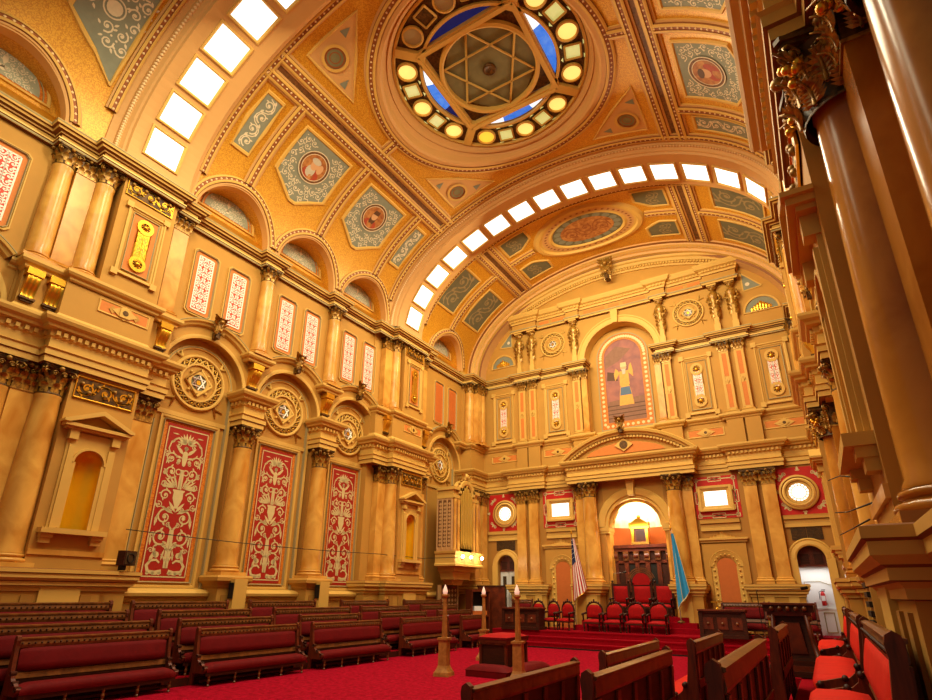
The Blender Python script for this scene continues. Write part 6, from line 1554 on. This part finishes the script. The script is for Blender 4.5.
P_b = Proto(); s = MB(); s.ball(0, 0, 0, .07, bulb, 10, 7); P_b.part('bulb', s); s = MB(); s.tube([(0, 0, -.02), (0, 0, -.14)], .03, gold, 8); P_b.part('socket', s)
for k, (dx, dy) in enumerate(((1.38, -.95), (1.38, -.2), (1.38, .85), (1.0, 1.4))): P_b.put('balcony_lamp', 'small lit globe on the organ balcony, %s' % ['nearest', 'second', 'third', 'round the far corner'][k], 'lamp', (-8.35 + dx, 23.55 + dy, 3.75), 0, 'organ balcony globes')
s = MB(); s.box(-.75, .75, -.03, .03, 0, 2.0, warmw); s.box(-.78, .78, -.05, .05, 2.0, 2.06, darkw); s.box(-.7, .7, -.2, .2, -.0, .05, darkw); one('folding_screen', s, 'plain brown wooden screen standing before the far left door', 'screen', (-6.8, 25.0, 0), 0, scale=(1, 1, 1.22))
p = Proto(); s = MB(); s.box(-.5, .5, -.3, .3, 0, .08, warmw); [s.box(q * .47 - .03, q * .47 + .03, -.3, .3, .08, 1.3, warmw) for q in (-1, 1)]; s.box(-.5, .5, -.34, .3, 1.3, 1.36, warmw); s.box(-.47, .47, .24, .3, .08, 1.3, black); s.box(-.47, .47, -.28, .28, .65, .69, warmw); p.part('cabinet_frame', s); s = MB(); s.box(-.4, .4, -.2, .2, .69, .8, panelo); s.box(-.3, .2, -.2, .2, .8, .92, whitep); p.part('shelf_contents', s)
p.put('open_cabinet', 'small open wooden cabinet beside the organ base', 'cabinet', (-7.1, 24.2, .6 - .6), PI / 3, scale=(1, 1, 1.7))
# ---------------------------------------------------------------- loudspeakers, boxes, cables
p = Proto(); s = MB(); s.box(-.2, .2, -.22, 0, 0, .36, darkw); p.part('body', s); s = MB(); s.box(-.17, .17, -.23, -.22, .03, .33, vent); s.arc([(-.01, 0), (-.01, .02), (.01, .02), (.01, 0)], 0, .18, .11, 0, 2 * PI, 18, black, y=-.23); p.part('grille', s); s = MB(); s.box(-.05, .05, -.1, .05, -.12, 0, black); p.part('bracket', s)
p.put('loudspeaker', 'small brown loudspeaker on the far corner of the near left plinth', 'loudspeaker', (-8.15, 7.9, 2.72), PI / 2 + .35)
for x, n in ((11.35, 'nearer'), (14.85, 'farther')):
    s = MB(); s.box(-.26, .2, -.2, 0, 0, .86, trimc); s.box(-.3, -.27, -.2, 0, .3, .75, black); one('wall_box', s, 'tan box with a dark slot on the %s arch column pedestal' % n, 'box', (-XL + .64, x + .12, 1.62), PI / 2)
s = MB(); s.tube([(-8.1, 7.8, 3.62)] + [(-8.15, 7.8 + 10.4 * i / 12, 3.62 - .08 * sin(PI * i / 12)) for i in range(1, 13)], .012, black, 5); s.tube([(-8.2, 18.2, 3.62), (-8.05, 20.9, 3.6), (-7.0, 22.3, 3.7)], .012, black, 5); one('cable', s, 'thin dark cable strung along the left wall columns', 'cable')
for z, y2, z2, n in ((5.2, 8.9, 3.6, 'uppermost'), (4.3, 7.6, 3.1, 'middle'), (3.7, 8.9, 3.05, 'lowest')):
    s = MB(); s.tube([(7.72, 18.5, z), (7.74, 13, (z + z2) / 2 - .05), (7.75, y2, z2)], .013, black, 5); one('cable', s, '%s of three dark cables strung across the right columns' % n, 'cable')
p = Proto(); s = MB(W); s.box(-.42, .42, 0, .12, 0, 1.6, trimc); p.part('frame', s); s = MB(W); [s.box(-.34, .34, .12, .16, .08 + .12 * k, .15 + .12 * k, black) for k in range(13)]; p.part('slats', s)
p.put('louvre_panel', 'tan panel of dark louvres behind the right wall pews', 'vent', (7.72, 9.6, .7), -PI / 2)
# ---------------------------------------------------------------- light and camera
W_ = bpy.data.worlds.new('hall_world'); bpy.context.scene.world = W_; W_.use_nodes = True
W_.node_tree.nodes['Background'].inputs[0].default_value = (1, .89, .6, 1); W_.node_tree.nodes['Background'].inputs[1].default_value = .18
def area(name, loc, rot, sx, sy, power, col=(1, .9, .6), spread=PI):
    l = bpy.data.lights.new(name, 'AREA'); l.shape = 'RECTANGLE'; l.size = sx; l.size_y = sy; l.energy = power; l.color = col; l.spread = spread
    o = bpy.data.objects.new(name, l); COL.objects.link(o); o.location = loc; o.rotation_euler = rot; return o
def aim(o, tgt):
    d = Vector(tgt) - o.location; o.rotation_euler = d.to_track_quat('-Z', 'Y').to_euler()
area('oculus_light', (0, YC, 18.6), (0, 0, 0), 5, 5, 1000)
a = area('near_rib_light', (0, 6.6, 17.4), (0, 0, 0), 8, .9, 1450); aim(a, (-2.5, 13.5, 4))
a = area('far_rib_light', (0, 19.4, 17.4), (0, 0, 0), 8, .9, 1300); aim(a, (0, 27, 9))
a = area('far_rib_light', (0, 19.2, 17.4), (0, 0, 0), 8, .9, 900); aim(a, (-3, 11, 6))
a = area('rear_fill_light', (-2, 2.5, 15), (0, 0, 0), 8, 3, 500); aim(a, (-5, 12, 6))  # added fill high at the rear, no known fitting there
a = area('apse_light', (0, 27.2, 5.95), (0, 0, 0), 1.6, .4, 110, (1, .95, .84)); aim(a, (0, 27.9, 6.7))
a = area('screen_fill_light', (0, 26.6, 5.2), (0, 0, 0), 1.2, .5, 60, (1, .9, .7)); aim(a, (0, 27.7, 2.6))  # added fill to brighten the dark throne screen
area('corridor_light', (6.9, YF + 1.6, 3.3), (0, 0, 0), 1.5, .8, 26, (1, .97, .92))
for y in (22.6, 23.4, 24.3):
    l = bpy.data.lights.new('organ_balcony_light', 'POINT'); l.energy = 14; l.color = (1, .85, .6); l.shadow_soft_size = .08
    o = bpy.data.objects.new('organ_balcony_light', l); COL.objects.link(o); o.location = (-6.85, y, 3.75)
sc = bpy.context.scene
cam = bpy.data.cameras.new('camera'); co = bpy.data.objects.new('camera', cam); COL.objects.link(co); sc.camera = co
FPX, PX, PY = 549.4, 463.2, 397.5
cam.sensor_fit = 'HORIZONTAL'; cam.sensor_width = 36; cam.lens = FPX / 932 * 36; cam.clip_end = 200; cam.clip_start = .05
cam.shift_x = -(PX - 466) / 932; cam.shift_y = (PY - 350) / 932
yaw, pit, rol = radians(31.996), radians(19.684), radians(.487)
f_ = Vector((-sin(yaw) * cos(pit), cos(yaw) * cos(pit), sin(pit))); r_ = Vector((cos(yaw), sin(yaw), 0)); u_ = r_.cross(f_)
r2 = cos(rol) * r_ + sin(rol) * u_; u2 = -sin(rol) * r_ + cos(rol) * u_
m = Matrix((r2, u2, -f_)).transposed().to_4x4(); m.translation = Vector((7.1, 0, 2.1)); co.matrix_world = m
vs = sc.view_settings; sc.display_settings.display_device = 'sRGB'
vs.view_transform = 'Standard'; vs.look = 'None'; vs.gamma = 1; vs.use_curve_mapping = False; vs.exposure = -.05
sc.cycles.max_bounces = 8; sc.cycles.diffuse_bounces = 4; sc.cycles.sample_clamp_indirect = 8
